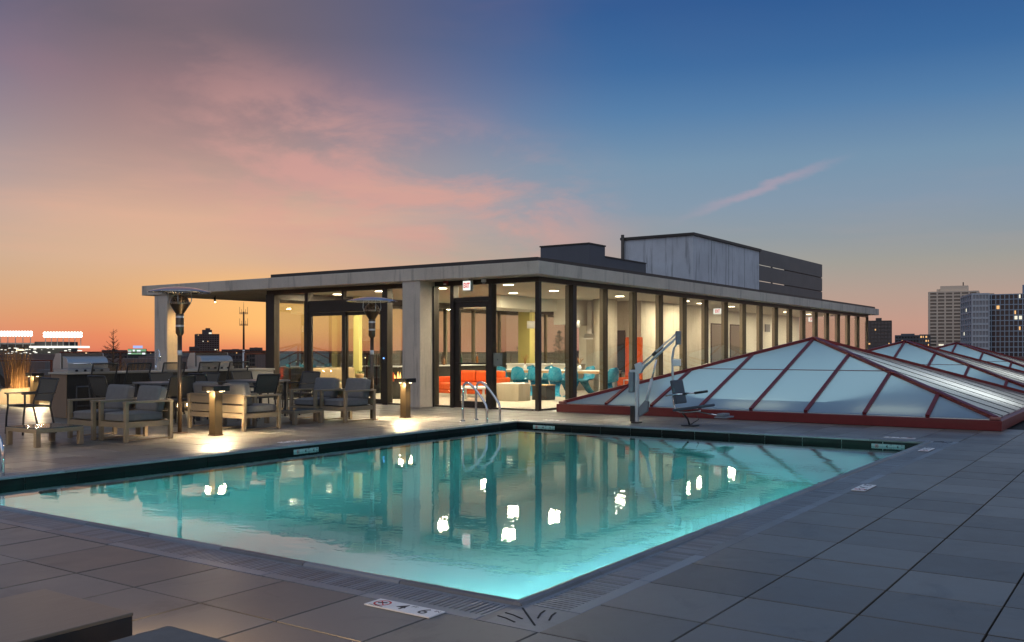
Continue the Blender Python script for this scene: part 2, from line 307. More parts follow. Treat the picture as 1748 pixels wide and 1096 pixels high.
# ------------------------------------------------------------------ mesh helpers
class MB:
    def __init__(s): s.bm = bmesh.new()
    def box(s, x0, x1, y0, y1, z0, z1, bev=0, mi=0, mat=None):
        c = Vector(((x0+x1)/2, (y0+y1)/2, (z0+z1)/2)); d = (abs(x1-x0), abs(y1-y0), abs(z1-z0))
        mt = Matrix.Translation(c) @ Matrix.Diagonal((*d, 1))
        if mat is not None: mt = mat @ mt
        if not bev:               # plain box: no operator call, so big joined meshes stay fast
            v = [s.bm.verts.new(mt @ Vector((i-.5, j-.5, k-.5))) for i in (0, 1) for j in (0, 1) for k in (0, 1)]
            for q in ((0, 1, 3, 2), (4, 6, 7, 5), (0, 4, 5, 1), (2, 3, 7, 6), (0, 2, 6, 4), (1, 5, 7, 3)): s.bm.faces.new([v[i] for i in q]).material_index = mi
            return s
        r = bmesh.ops.create_cube(s.bm, size=1, matrix=mt)
        vs = r['verts']; fs = {f for v in vs for f in v.link_faces}
        for f in fs: f.material_index = mi
        if bev:
            es = list({e for v in vs for e in v.link_edges})
            rr = bmesh.ops.bevel(s.bm, geom=es, offset=min(bev, min(d)*.45), segments=2, affect='EDGES', profile=.6)
            for f in rr['faces']: f.material_index = mi
        return s
    def cyl(s, p0, p1, r0, r1=None, seg=12, mi=0, smooth=True):
        p0, p1 = Vector(p0), Vector(p1); r1 = r0 if r1 is None else r1; d = p1 - p0
        mt = Matrix.Translation((p0+p1)/2) @ d.to_track_quat('Z', 'Y').to_matrix().to_4x4()
        h = d.length/2; r1 = max(r1, 1e-5); cs_ = [(math.cos(k*2*math.pi/seg), math.sin(k*2*math.pi/seg)) for k in range(seg)]
        a = [s.bm.verts.new(mt @ Vector((r0*c, r0*q, -h))) for c, q in cs_]; b = [s.bm.verts.new(mt @ Vector((r1*c, r1*q, h))) for c, q in cs_]
        for k in range(seg):
            f = s.bm.faces.new((a[k], a[(k+1) % seg], b[(k+1) % seg], b[k])); f.smooth = smooth; f.material_index = mi
        s.bm.faces.new(a[::-1]).material_index = mi; s.bm.faces.new(b).material_index = mi
        return s
    def tube(s, pts, r, seg=8, mi=0, sub=0):
        pts = [Vector(p) for p in pts]
        for _ in range(sub):          # corner cutting
            q = [pts[0]]
            for i in range(len(pts)-1):
                q += [pts[i].lerp(pts[i+1], .25), pts[i].lerp(pts[i+1], .75)]
            pts = q + [pts[-1]]
        rings = []; up = None
        for i, p in enumerate(pts):
            t = (pts[min(i+1, len(pts)-1)] - pts[max(i-1, 0)]).normalized()
            if up is None: up = t.orthogonal().normalized()
            up = (up - t*up.dot(t)).normalized(); sd = t.cross(up)
            rings.append([s.bm.verts.new(p + (up*math.cos(k*2*math.pi/seg) + sd*math.sin(k*2*math.pi/seg))*r) for k in range(seg)])
        for a, b in zip(rings, rings[1:]):
            for k in range(seg):
                f = s.bm.faces.new((a[k], a[(k+1) % seg], b[(k+1) % seg], b[k])); f.smooth = True; f.material_index = mi
        for rg in (rings[0][::-1], rings[-1]):
            f = s.bm.faces.new(rg); f.material_index = mi
        return s
    def lathe(s, prof, seg=24, c=(0, 0, 0), mi=0, closed=False):
        c = Vector(c); rings = []
        for r, z in prof:
            rings.append([s.bm.verts.new(c + Vector((max(r, 1e-4)*math.cos(k*2*math.pi/seg), max(r, 1e-4)*math.sin(k*2*math.pi/seg), z))) for k in range(seg)])
        if closed: rings.append(rings[0])
        for a, b in zip(rings, rings[1:]):
            for k in range(seg):
                try:
                    f = s.bm.faces.new((a[k], a[(k+1) % seg], b[(k+1) % seg], b[k])); f.smooth = True; f.material_index = mi
                except ValueError: pass
        return s
    def poly(s, pts, thick=None, nrm=None, mi=0):
        pts = [Vector(p) for p in pts]
        v = [s.bm.verts.new(p) for p in pts]
        f = s.bm.faces.new(v); f.material_index = mi
        if thick:
            n = Vector(nrm) if nrm else f.normal
            if not nrm: f.normal_update(); n = f.normal
            v2 = [s.bm.verts.new(p - n*thick) for p in pts]
            s.bm.faces.new(v2[::-1]).material_index = mi
            k = len(v)
            for i in range(k): s.bm.faces.new((v[(i+1) % k], v[i], v2[i], v2[(i+1) % k])).material_index = mi
        return s
    def prism(s, prof, axis, lo, hi, mi=0, bev=0):
        # prof: 2D points in the plane across the axis ('x': (y,z), 'y': (x,z), 'z': (x,y))
        def p3(a, q): return {'x': (a, q[0], q[1]), 'y': (q[0], a, q[1]), 'z': (q[0], q[1], a)}[axis]
        a = [s.bm.verts.new(p3(lo, q)) for q in prof]; b = [s.bm.verts.new(p3(hi, q)) for q in prof]
        fs = [s.bm.faces.new(a[::-1]), s.bm.faces.new(b)]
        k = len(prof)
        for i in range(k): fs.append(s.bm.faces.new((a[i], a[(i+1) % k], b[(i+1) % k], b[i])))
        for f in fs: f.material_index = mi
        if bev: bmesh.ops.bevel(s.bm, geom=list({e for f in fs for e in f.edges}), offset=bev, segments=2, affect='EDGES', profile=.6)
        return s
    def grid(s, rows, smooth=True, mi=0):
        vs = [[s.bm.verts.new(p) for p in r] for r in rows]
        for a, b in zip(vs, vs[1:]):
            for i in range(len(a)-1):
                f = s.bm.faces.new((a[i], a[i+1], b[i+1], b[i])); f.smooth = smooth; f.material_index = mi
        return s
    def build(s, name, mats, parent=None, loc=None, rz=0.0, fix=True):
        if fix: bmesh.ops.recalc_face_normals(s.bm, faces=s.bm.faces[:])
        bmesh.ops.scale(s.bm, vec=(S, S, S), verts=s.bm.verts)
        me = bpy.data.meshes.new(name); s.bm.to_mesh(me); s.bm.free()
        for m in (mats if isinstance(mats, (list, tuple)) else [mats]): me.materials.append(m)
        o = bpy.data.objects.new(name, me); col.objects.link(o)
        if parent is not None: o.parent = parent
        if loc is not None: o.location = Vector(loc)*S
        o.rotation_euler.z = rz
        return o
def tag(o, label=None, cat=None, group=None, kind=None):
    if label: o['label'] = label
    if cat: o['category'] = cat
    if group: o['group'] = group
    if kind: o['kind'] = kind
    return o
def thing(name, label, cat, loc=(0, 0, 0), rz=0.0, group=None):
    o = bpy.data.objects.new(name, None); o.empty_display_size = .1; col.objects.link(o)
    o.location = Vector(loc)*S; o.rotation_euler.z = rz
    return tag(o, label, cat, group)
def copy_tree(o, parent=None):
    c = o.copy(); col.objects.link(c)
    if parent is not None: c.parent = parent
    for ch in list(o.children): copy_tree(ch, c)
    return c
def place(proto, used, loc, rz, label, group=None):
    o = proto if not used else copy_tree(proto)
    used.append(1); o.location = Vector(loc)*S; o.rotation_euler.z = rz; o['label'] = label
    if group: o['group'] = group
    return o
def light(name, typ, loc, parent=None, energy=10, color=WARM, size=.3, target=None, spot=None, blend=.6, size_y=None):
    l = bpy.data.lights.new(name, typ); l.energy = energy; l.color = color
    if typ == 'AREA':
        l.size = size*S
        if size_y: l.shape = 'RECTANGLE'; l.size_y = size_y*S
        else: l.shape = 'DISK'
    else: l.shadow_soft_size = size*S
    if typ == 'SPOT': l.spot_size = R(spot); l.spot_blend = blend
    o = bpy.data.objects.new(name, l); col.objects.link(o); o.parent = parent; o.location = Vector(loc)*S
    if target is not None: o.rotation_euler = (Vector(target) - Vector(loc)).to_track_quat('-Z', 'Y').to_euler()
    return o
TEXTS = {}
def textmesh(body, size, depth=.002, bold=0.0):
    key = (body, size, depth, bold)
    if key in TEXTS: return TEXTS[key].copy()
    cu = bpy.data.curves.new('lettering', 'FONT'); cu.body = body; cu.size = size*S; cu.extrude = depth*S; cu.align_x = 'CENTER'; cu.align_y = 'CENTER'; cu.offset = bold*S
    o = bpy.data.objects.new('lettering_source', cu); col.objects.link(o)
    me = o.to_mesh().copy(); o.to_mesh_clear()
    bpy.data.objects.remove(o); bpy.data.curves.remove(cu); me.name = 'lettering'; TEXTS[key] = me.copy(); return me
def lettering(body, size, mat, parent, loc, rot, name='lettering', bold=0.0, depth=.002):
    me = textmesh(body, size, depth, bold); me.materials.clear(); me.materials.append(mat)
    o = bpy.data.objects.new(name, me); col.objects.link(o); o.parent = parent; o.location = Vector(loc)*S; o.rotation_euler = rot; return o
def at(x, dep, y=None):       # photo column + distance -> plan position
    r = (x - PCX)/FPX; p = [dep*(CA + r*SA), dep*(SA - r*CA)]
    return p if y is None else p + [EYE + (PHY - y)*dep/FPX]
def proj(X, Y, Z=0.0):
    d = X*CA + Y*SA; l = X*SA - Y*CA
    return PCX + FPX*l/max(d, 1e-3), PHY - FPX*(Z - EYE)/max(d, 1e-3), d

# ================================================================== SETTING
GZ = -18.0
def city_ground():
    m, t, o = newmat('city_ground'); b = t.new('ShaderNodeBsdfPrincipled'); t.l.new(b.outputs[0], o.inputs[0])
    p = t.new('ShaderNodeNewGeometry').outputs['Position']; n = t.noise(p, .02, 6, .65); n2 = t.noise(p, .2, 4, .6)
    t.put(b.inputs['Base Color'], t.ramp(t.m('ADD', t.m('MULTIPLY', n, .6), t.m('MULTIPLY', n2, .4)), [(.35, (.022, .024, .018, 1)), (.55, (.05, .046, .042, 1)), (.7, (.085, .08, .075, 1))]))
    b.inputs['Roughness'].default_value = .9
    g = MB().poly([(-4500, -4500, GZ), (4500, -4500, GZ), (4500, 4500, GZ), (-4500, 4500, GZ)]).build('city_ground', m, fix=False)
    tag(g, 'dark streets and low ground of the city beyond the roof', 'ground', kind='structure')
city_ground()

# ---- roof deck: support slab, then pavers on a 24 inch grid
T = .5265; U0, V0 = 3.37, 2.195                    # a joint crossing: outer corner of the coping
PU0, PU1, PV0, PV1 = 3.715, 13.12, 2.53, 8.97      # pool opening
CU0, CU1, CV0, CV1 = 3.37, 13.465, 2.195, 9.305    # outer edge of the coping
DZ = -.006
def slab_with_hole(mb, x0, x1, y0, y1, hx0, hx1, hy0, hy1, z0, z1):
    mb.box(x0, hx0, y0, y1, z0, z1); mb.box(hx1, x1, y0, y1, z0, z1)
    mb.box(hx0, hx1, y0, hy0, z0, z1); mb.box(hx0, hx1, hy1, y1, z0, z1)
mb = MB(); slab_with_hole(mb, -6, 46, -9, 24, CU0-.002, CU1+.002, CV0-.002, CV1+.002, -.6, -.05)
deck = mb.build('roof_deck', M_DARKGAP); tag(deck, 'grey stone paver deck around the pool', 'deck', kind='structure')
tile_mb = MB(); tile_mb.box(-(T-.010)/2, (T-.010)/2, -(T-.010)/2, (T-.010)/2, -.04, 0, .004)
tile0 = tile_mb.build('paver', M_PAVER, deck); used_t = False
cells = []
for i in range(-16, 80):
    for j in range(-20, 41):
        x0, x1 = U0 + i*T, U0 + (i+1)*T; y0, y1 = V0 + j*T, V0 + (j+1)*T
        cxx, cyy = (x0+x1)/2, (y0+y1)/2
        if x1 > 46 or y1 > 24 or x0 < -6 or y0 < -9: continue
        if x1 > CU0+.01 and x0 < CU1-.01 and y1 > CV0+.01 and y0 < CV1-.01: continue
        if cxx > 15.75 and cyy > 1.5: continue            # pavilion and skylights
        px, py, d = proj(cxx, cyy)
        vis = d > 1 and -60 < px < 1810 and py < 1150
        cells.append((d if vis else 1e6 + i, cxx, cyy, vis))
cells.sort()
near = [c for c in cells if c[3]][:300]; nearset = {(c[1], c[2]) for c in near}
for k, (d, x, y, v) in enumerate(near):
    o = tile0 if k == 0 else tile0.copy()
    if k: col.objects.link(o)
    o.location = Vector((x, y, DZ + rng.uniform(-.0012, .0012)))*S; o.rotation_euler = (rng.uniform(-.0016, .0016), rng.uniform(-.0016, .0016), rng.uniform(-.0015, .0015))
mb = MB()
for d, x, y, v in cells:
    if (x, y) not in nearset: mb.box(x-T/2+.005, x+T/2-.005, y-T/2+.005, y+T/2-.005, -.05, DZ + rng.uniform(-.0012, .0012))
# cut strips where the grid meets the coping on the far sides
def strip(x0, x1, y0, y1):
    n = max(1, round((x1-x0)/T)) if (x1-x0) > (y1-y0) else 1; m_ = max(1, round((y1-y0)/T)) if (y1-y0) > (x1-x0) else 1
    for a in range(n):
        for b in range(m_):
            mb.box(x0+(x1-x0)*a/n+.0035, x0+(x1-x0)*(a+1)/n-.0035, y0+(y1-y0)*b/m_+.0035, y0+(y1-y0)*(b+1)/m_-.0035, -.05, DZ)
gx = U0 + math.ceil((CU1-U0)/T-.02)*T; gy = V0 + math.ceil((CV1-V0)/T-.02)*T
if gx - CU1 > .02: strip(CU1, gx, V0, gy)
if gy - CV1 > .02: strip(U0, CU1, CV1, gy)
far_t = mb.build('paver_field', M_PAVER, deck); tag(far_t, kind='stuff')

# ---- pool
WZ = -.085
mb = MB()
PD = -.90
def basin_z(d): 
    t_ = max(0.0, min(1.0, d/.75)); return -.50 + (PD+.50)*math.sqrt(max(0, 1-(1-t_)**2))
def axis_pts(lo, hi):
    e = [0, .02, .06, .13, .22, .34, .5, .75]; return [lo+q for q in e] + [lo+.75+(hi-lo-1.5)*k/8 for k in range(1, 8)] + [hi-q for q in e[::-1]]
xs, ys = axis_pts(PU0, PU1), axis_pts(PV0, PV1)
mb.grid([[(x, y, basin_z(min(x-PU0, PU1-x, y-PV0, PV1-y))) for y in ys] for x in xs])
for a, b in (((PU0, PV0), (PU1, PV0)), ((PU1, PV0), (PU1, PV1)), ((PU1, PV1), (PU0, PV1)), ((PU0, PV1), (PU0, PV0))):
    mb.poly([(*a, -.50), (*b, -.50), (*b, -.03), (*a, -.03)])
basin = mb.build('pool_basin', M_PLASTER, fix=False); tag(basin, 'rectangular turquoise swimming pool basin with stone coping', 'pool', kind='structure')
water = MB().poly([(PU0-.02, PV0-.02, WZ), (PU1+.02, PV0-.02, WZ), (PU1+.02, PV1+.02, WZ), (PU0-.02, PV1+.02, WZ)]).build('water', M_WATER, fix=False)
tag(water, 'still turquoise pool water mirroring the pavilion', 'water', kind='structure')
# waterline tiles on the two far walls, one dark row just above the water
def wl_tiles(axis, lo, hi, n, fixed, sgn):
    for k in range(n):
        a, b = lo + (hi-lo)*k/n + .003, lo + (hi-lo)*(k+1)/n - .003
        m_ = MB()
        if axis == 'x': m_.box(a, b, min(fixed, fixed-sgn*.012), max(fixed, fixed-sgn*.012), -.20, -.024, .002)
        else: m_.box(min(fixed, fixed-sgn*.012), max(fixed, fixed-sgn*.012), a, b, -.20, -.024, .002)
        m_.build('waterline_tile', M_TILEBAND, basin)
wl_tiles('x', PU0, PU1, 18, PV1, 1); wl_tiles('y', PV0, PV1, 12, PU1, 1)
wl_tiles('x', PU0, PU1, 18, PV0, -1); wl_tiles('y', PV0, PV1, 12, PU0, -1)
# coping: raised lip towards the water, slotted gutter grate behind it, plain rim
def coping_panel(length, slots=True, first=False):
    """local x along the edge (0..length), local y outwards from the water (0..0.345)"""
    m_ = MB(); W = .345
    prof = [(-.010, -.022), (-.016, -.012), (-.012, .002), (.018, .009), (.042, .004), (.05, -.012), (.05, -.05), (.004, -.05), (.004, -.022)]
    m_.prism(prof, 'x', .003, length-.003)
    m_.box(.003, length-.003, .05, .075, -.05, -.008)                   # inner rail
    m_.box(.003, length-.003, W-.075, W-.003, -.05, -.005, .003)        # outer rim
    if slots:
        n = int(length/.031); pitch = length/n
        for k in range(n): m_.box(max(.003, k*pitch), min(length-.003, k*pitch+pitch*.70), .075, W-.075, -.03, -.007)
    else: m_.box(.003, length-.003, .075, W-.075, -.03, -.007)
    m_.box(.0, length, .0, W-.01, -.08, -.052)
    return m_
CW = .345
def coping_edge(n, L, origin, ang):
    first = None
    for k in range(n):
        if first is None: o = first = coping_panel(L/n).build('coping_grate', M_COPING, basin)
        else: o = first.copy(); col.objects.link(o)
        o.location = Vector((origin[0] + math.cos(ang)*L/n*k, origin[1] + math.sin(ang)*L/n*k, 0))*S; o.rotation_euler.z = ang
# edge direction chosen so that local +y points away from the water
coping_edge(9, PV1-PV0, (PU0, PV0), R(90))            # near left side (faces -u)
coping_edge(13, PU1-PU0, (PU1, PV0), R(180))          # right side (faces -v)
coping_edge(9, PV1-PV0, (PU1, PV1), R(-90))           # far right
coping_edge(13, PU1-PU0, (PU0, PV1), R(0))            # far left
for (x, y, ang) in ((PU0, PV0, R(180)), (PU1, PV0, R(-90)), (PU1, PV1, 0), (PU0, PV1, R(90))):   # corners, local +x +y outwards
    m_ = MB(); W = .345
    m_.prism([(-.010, -.022), (-.016, -.012), (-.012, .0025), (.018, .0095), (.042, .0045), (.05, -.012), (.05, -.05), (.004, -.05), (.004, -.022)], 'x', -.016, .04)
    m_.prism([(-.0105, -.022), (-.0165, -.012), (-.0125, .002), (.018, .0085), (.042, .0035), (.05, -.012), (.05, -.05), (.004, -.05), (.004, -.022)], 'y', -.0165, .04)
    m_.box(.0, W-.003, .045, W-.003, -.05, -.007, .003); m_.box(.045, W-.003, 0, .05, -.05, -.0072)
    cm = m_.build('coping_corner', M_COPING, basin, (x, y, 0), ang)
    m_ = MB()
    def groove(p, q, wd=.0042):
        p, q = Vector((*p, 0)), Vector((*q, 0)); dd = (q-p).normalized(); nn = Vector((-dd.y, dd.x, 0))*wd
        m_.poly([(p+nn)+Vector((0, 0, -.0045)), (q+nn)+Vector((0, 0, -.0045)), (q-nn)+Vector((0, 0, -.0045)), (p-nn)+Vector((0, 0, -.0045))], .002, (0, 0, 1))
    groove((.07, .07), (.27, .27))
    for o_ in (.06, .12):
        groove((.05, .07+o_+.05), (.10, .08+o_+.05)); groove((.10, .08+o_+.05), (.17, .16+o_))
        groove((.07+o_+.05, .05), (.08+o_+.05, .10)); groove((.08+o_+.05, .10), (.16+o_, .17))
    m_.build('slot', M_DARKGAP, cm)
# underwater lights in the near and right walls
def pool_light(x, y, nx, ny, e, label):
    t_ = thing('pool_light', label, 'pool light', (x, y, -.34), math.atan2(ny, nx), 'underwater pool lights')
    m_ = MB(); m_.cyl((.0, 0, 0), (.03, 0, 0), .10, .09, 20); m_.build('rim', M_CHROME, t_)
    m_ = MB(); m_.cyl((.03, 0, 0), (.034, 0, 0), .075, .075, 20); m_.build('lens', emit('pool_lens_' + str(len(MATS)), (.8, 1, .96), 3), t_)
    light('underwater_lamp', 'AREA', (.07, 0, .0), t_, e, (.88, 1.0, .98), .16, (.8, 0, -.72)).data.spread = R(115)
POOLE = 215
for k, y in enumerate((3.15, 4.3)): pool_light(PU0, y, 1, 0, POOLE*(1.7, .6)[k], 'round underwater light in the near short wall, %s from the near corner' % ('first', 'second')[k])
for k, x in enumerate((4.4, 6.0, 7.9, 9.8, 11.6)): pool_light(x, PV0, 0, 1, POOLE*(1.7, .9, .75, .85, 1.0)[k], 'round underwater light in the right long wall, %s from the near corner' % ('first', 'second', 'third', 'fourth', 'fifth')[k])

# ================================================================== PAVILION
pav = thing('pool_pavilion', 'long glass pool pavilion with flat concrete roof and lit interior', 'building', (15.4, 10.0, 0))
PO = Vector((15.4, 10.0, 0))
class PB(MB):                       # builds in plan coordinates, stored relative to the pavilion
    def build(s, name, mats, parent=None, **k):
        bmesh.ops.translate(s.bm, vec=-PO, verts=s.bm.verts)
        return MB.build(s, name, mats, pav if parent is None else parent, **k)
GU, GV = 15.42, 10.04               # glass planes
VE, UE = 17.80, 40.3                # far ends
ZB, ZT, SL0, SL1 = .035, 2.53, 2.63, 2.885
PB().box(GU-.06, UE, GV-.06, VE, -.04, .006).build('floor_slab', M_FLOORIN)
PB().box(14.90, 40.75, 9.68, 22.2, SL0, SL1, .012).build('roof_slab', M_CONC)
PB().box(15.02, 40.6, 9.80, 17.3, SL1+.002, SL1+.085).build('roof_flashing', M_FLASH)
PB().box(15.35, 40.3, 10.1, 17.0, SL1+.087, SL1+.10).build('roof_membrane', M_ROOF)
PB().box(GU+.1, UE-.1, GV+.1, VE-.1, SL0-.03, SL0-.003).build('ceiling', M_CEIL)
# head and sill rails
PB().box(GU-.05, GU+.05, GV-.05, 12.60, ZT, SL0-.002).build('head_rail', M_FRAME)
PB().box(GU-.05, GU+.05, 13.1, VE+.05, ZT, SL0-.002).build('head_rail', M_FRAME)
PB().box(GU+.052, UE, GV-.05, GV+.05, ZT, SL0-.002).build('head_rail', M_FRAME)
PB().box(GU+.052, 30, VE-.05, VE+.05, ZT-.1, SL0-.002).build('head_rail', M_FRAME)
for (a, b) in ((GV+.08, 11.12), (12.17, 12.6), (13.1, 13.93), (16.5, VE-.1)): PB().box(GU-.045, GU+.045, a, b, -.003, ZB).build('sill_rail', M_FRAME)
PB().box(GU+.1, UE, GV-.045, GV+.045, -.003, ZB).build('sill_rail', M_FRAME)
PB().box(GU+.1, 30, VE-.045, VE+.045, -.003, ZB).build('sill_rail', M_FRAME)
def mull_u(v, wd=.07, z0=-.002, z1=ZT, dp=.075, mat=None): PB().box(GU-dp, GU+dp+.03, v-wd/2, v+wd/2, z0, z1, .006).build('mullion', mat or M_FRAME)
def mull_v(u, wd=.06, z0=-.002, z1=ZT, plane=GV, dp=.06, fin=True):
    PB().box(u-wd/2, u+wd/2, plane-dp, plane+.045, z0, z1, .006).build('mullion', M_FRAME if fin else M_FRAME_IN)  # back mullions take the olive copy: warm room light put into the colour
    if fin: PB().box(u-wd/2, u+wd/2, plane+.047, plane+.13, ZB, z1).build('mullion_fin', M_FRAME_IN)
def pane_u(a, b, z0=ZB, z1=ZT, mat=None, u=None):
    u = GU if u is None else u; return PB().box(u-.007, u+.007, a+.002, b-.002, z0, z1).build('window_pane', mat or M_GLASS)
def pane_v(a, b, z0=ZB, z1=ZT, mat=None, plane=GV): return PB().box(a+.002, b-.002, plane-.007, plane+.007, z0, z1).build('window_pane', mat or M_GLASS)
# corner post and left facade
PB().box(GU-.05, GU+.045, GV-.05, GV+.04, -.002, ZT, .006).build('corner_post', M_FRAME)
for v, wd in ((11.15, .075), (12.13, .09), (12.66, .10), (13.995, .15), (16.46, .10)): mull_u(v, wd)
PB().box(GU-.07, GU+.10, VE-.24, VE+.06, -.002, ZT, .006).build('corner_post', M_FRAME)
pane_u(GV+.042, 11.11); pane_u(12.18, 12.61); pane_u(13.1, 13.92); pane_u(16.51, VE-.24)
# hinged exit door with transom
PB().box(GU-.055, GU+.055, 11.19, 12.085, 2.19, 2.275).build('door_head', M_FRAME); pane_u(11.19, 12.085, 2.275, ZT)
door = PB().box(GU-.03, GU+.03, 11.195, 11.285, .01, 2.185).box(GU-.03, GU+.03, 11.965, 12.08, .01, 2.185).box(GU-.03, GU+.03, 11.285, 11.965, 2.07, 2.185).box(GU-.03, GU+.03, 11.285, 11.965, .01, .14).build('door', M_FRAME)
PB().box(GU-.006, GU+.006, 11.285, 11.965, .14, 2.07).build('door_glass', M_GLASS, door)
PB().box(GU-.085, GU-.06, 11.24, 12.02, .90, .935, .008).box(GU-.06, GU-.03, 11.25, 11.28, .905, .93).box(GU-.06, GU-.03, 11.98, 12.01, .905, .93).build('door_handle', M_FRAME, door)
# sliding door pair with deep header and two transom lights
PB().box(GU-.06, GU+.06, 14.07, 16.41, 2.06, 2.335, .004).build('door_head', M_FRAME)
pane_u(14.07, 15.27, 2.335, ZT); pane_u(15.33, 16.41, 2.335, ZT); PB().box(GU-.05, GU+.05, 15.27, 15.33, 2.335, ZT).build('mullion', M_FRAME)
for (a, b, off) in ((14.08, 15.30, .02), (15.22, 16.40, -.03)):
    d_ = PB().box(GU+off-.022, GU+off+.022, a, a+.10, .01, 2.055).box(GU+off-.022, GU+off+.022, b-.10, b, .01, 2.055).box(GU+off-.022, GU+off+.022, a+.1, b-.1, 1.98, 2.055).box(GU+off-.022, GU+off+.022, a+.1, b-.1, .01, .11).build('sliding_door', M_FRAME)
    PB().box(GU+off-.006, GU+off+.006, a+.1, b-.1, .11, 1.98).build('door_glass', M_GLASS, d_)
    PB().cyl((GU+off-.06, a+.05, .75), (GU+off-.06, a+.05, 1.25), .012).build('door_handle', M_FRAME, d_)
PB().box(GU-.05, GU+.05, 14.07, 16.41, -.003, .012).build('door_track', M_FRAME)
# concrete column in the facade
PB().box(14.93, 15.55, 12.64, 13.12, -.004, SL0-.001, .012).build('concrete_column', M_CONC)
# canopy end wall
PB().box(14.95, 15.40, 21.18, 21.72, -.004, SL0-.001, .012).build('concrete_column', M_CONC)
# right facade
mu = [16.72] + [16.72 + 1.385*k for k in range(1, 17)]
prev = GU + .05
for k, u in enumerate(mu):
    wd = .15 if k == 0 else .042
    mull_v(u, wd); pane_v(prev, u - wd/2 - .001); prev = u + wd/2 + .001
pane_v(prev, UE-.05); PB().box(UE-.06, UE+.02, GV-.05, GV+.05, -.002, ZT).build('corner_post', M_FRAME)
pane_u(GV+.06, 12.75, u=UE-.02)
# far left glazing (v = VE)
pu_ = GU + .11
for k, u in enumerate([16.6, 18.0, 19.4, 20.8, 22.2, 23.6, 25.0, 26.4, 27.8, 29.2]):
    mull_v(u, .07, plane=VE, fin=False, z1=ZT-.1); pane_v(pu_, u-.04, z1=ZT-.1, plane=VE, mat=M_GLASSDK); pu_ = u + .04
pane_v(pu_, 29.98, z1=ZT-.1, plane=VE, mat=M_GLASSDK)
# interior walls
PB().box(24.1, 28.7, 12.2, 14.0, .007, SL0-.032, .004).build('core_wall', M_CONC_IN)
for x in (25.45, 26.8): PB().box(x-.004, x+.004, 12.19, 12.199, .01, SL0-.04).build('formwork_joint', M_DARKGAP)
PB().box(28.72, UE-.02, 12.85, 14.0, .007, SL0-.032).build('white_wall', M_WHITEIN)
PB().box(30.0, 30.2, 14.002, VE-.06, .007, SL0-.032).build('white_wall', M_WHITEIN)
PB().box(22.3, 24.098, 13.6, 14.0, 1.9, SL0-.032).build('kitchen_bulkhead', M_WHITEIN)
PB().box(19.6, 22.6, 13.9, 15.1, 2.28, SL0-.032).build('ceiling_bulkhead', M_WHITEIN)
PB().cyl((23.0, 12.75, .007), (23.0, 12.75, SL0-.033), .33, seg=28).build('round_column', M_CONC_IN)
PB().box(25.6, 25.9, 17.0, 17.45, .007, SL0-.032).build('yellow_glow_wall', M_YELLOW)
PB().box(20.6, 20.95, 17.1, 17.45, .007, SL0-.032).build('square_column', M_CONC_IN)
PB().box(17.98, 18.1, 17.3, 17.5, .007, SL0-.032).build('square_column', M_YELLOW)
for (a, b) in ((30.7, 31.6), (32.45, 33.35)):
    dr = PB().box(a-.06, a, 12.82, 12.848, .008, 2.12).box(b, b+.06, 12.82, 12.848, .008, 2.12).box(a, b, 12.82, 12.848, 2.06, 2.12).build('door_frame', M_FRAME)
    PB().box(a+.004, b-.004, 12.826, 12.846, .01, 2.056).build('door_leaf', M_DOOR, dr)
    PB().cyl((b-.1, 12.80, 1.0), (b-.2, 12.80, 1.0), .012).build('door_handle', M_CHROME, dr)
PB().box(36.0, 36.5, 12.8, 12.848, 1.9, 2.2).build('wall_vent', M_GREYPL)
PB().box(38.2, 38.7, 12.7, 12.848, .95, 1.25).build('drinking_fountain', M_STEEL)
# ceiling lights
def ceil_light(u, v, e, label, big=.26, group='round ceiling lights in the lounge'):
    t_ = thing('ceiling_light', label, 'ceiling light', (u, v, SL0-.031), 0, group)
    MB().lathe([(.0, -.012), (big*.5, -.012), (big*.5, 0)], 20).build('rim', M_WHITEPL, t_)
    MB().cyl((0, 0, -.018), (0, 0, -.0125), big*.42, seg=20).build('diffuser', M_LAMP, t_)
    light('ceiling_lamp', 'AREA', (0, 0, -.03), t_, e, WARM, big, (0, 0, -1))
LE = 88
spots = [(16.5, 11.5, 'round ceiling light just inside the exit door'), (18.8, 11.8, 'ceiling light behind the corner window pane'), (21.7, 11.6, 'ceiling light in front of the round column'), (24.9, 11.2, 'ceiling light where the corridor begins'),
         (16.6, 13.4, 'ceiling light behind the facade column'), (16.6, 15.3, 'ceiling light above the right sliding door'), (16.9, 17.0, 'ceiling light above the left sliding door'), (19.0, 13.1, 'ceiling light above the orange sofa'),
         (19.0, 16.2, 'ceiling light deep behind the sliding doors'), (22.2, 16.3, 'ceiling light by the back windows'), (25.2, 15.6, 'ceiling light by the kitchen at the back'), (27.6, 16.4, 'ceiling light in the far back corner of the lounge')]
for u, v, l in spots: ceil_light(u, v, LE, l)
for k, u in enumerate((26.4, 28.9, 31.5, 34.2, 36.9, 39.2)): ceil_light(u, 11.4, LE*.72, 'corridor ceiling light, %s along from the lounge' % ('first', 'second', 'third', 'fourth', 'fifth', 'sixth')[k], .22, 'corridor ceiling lights')

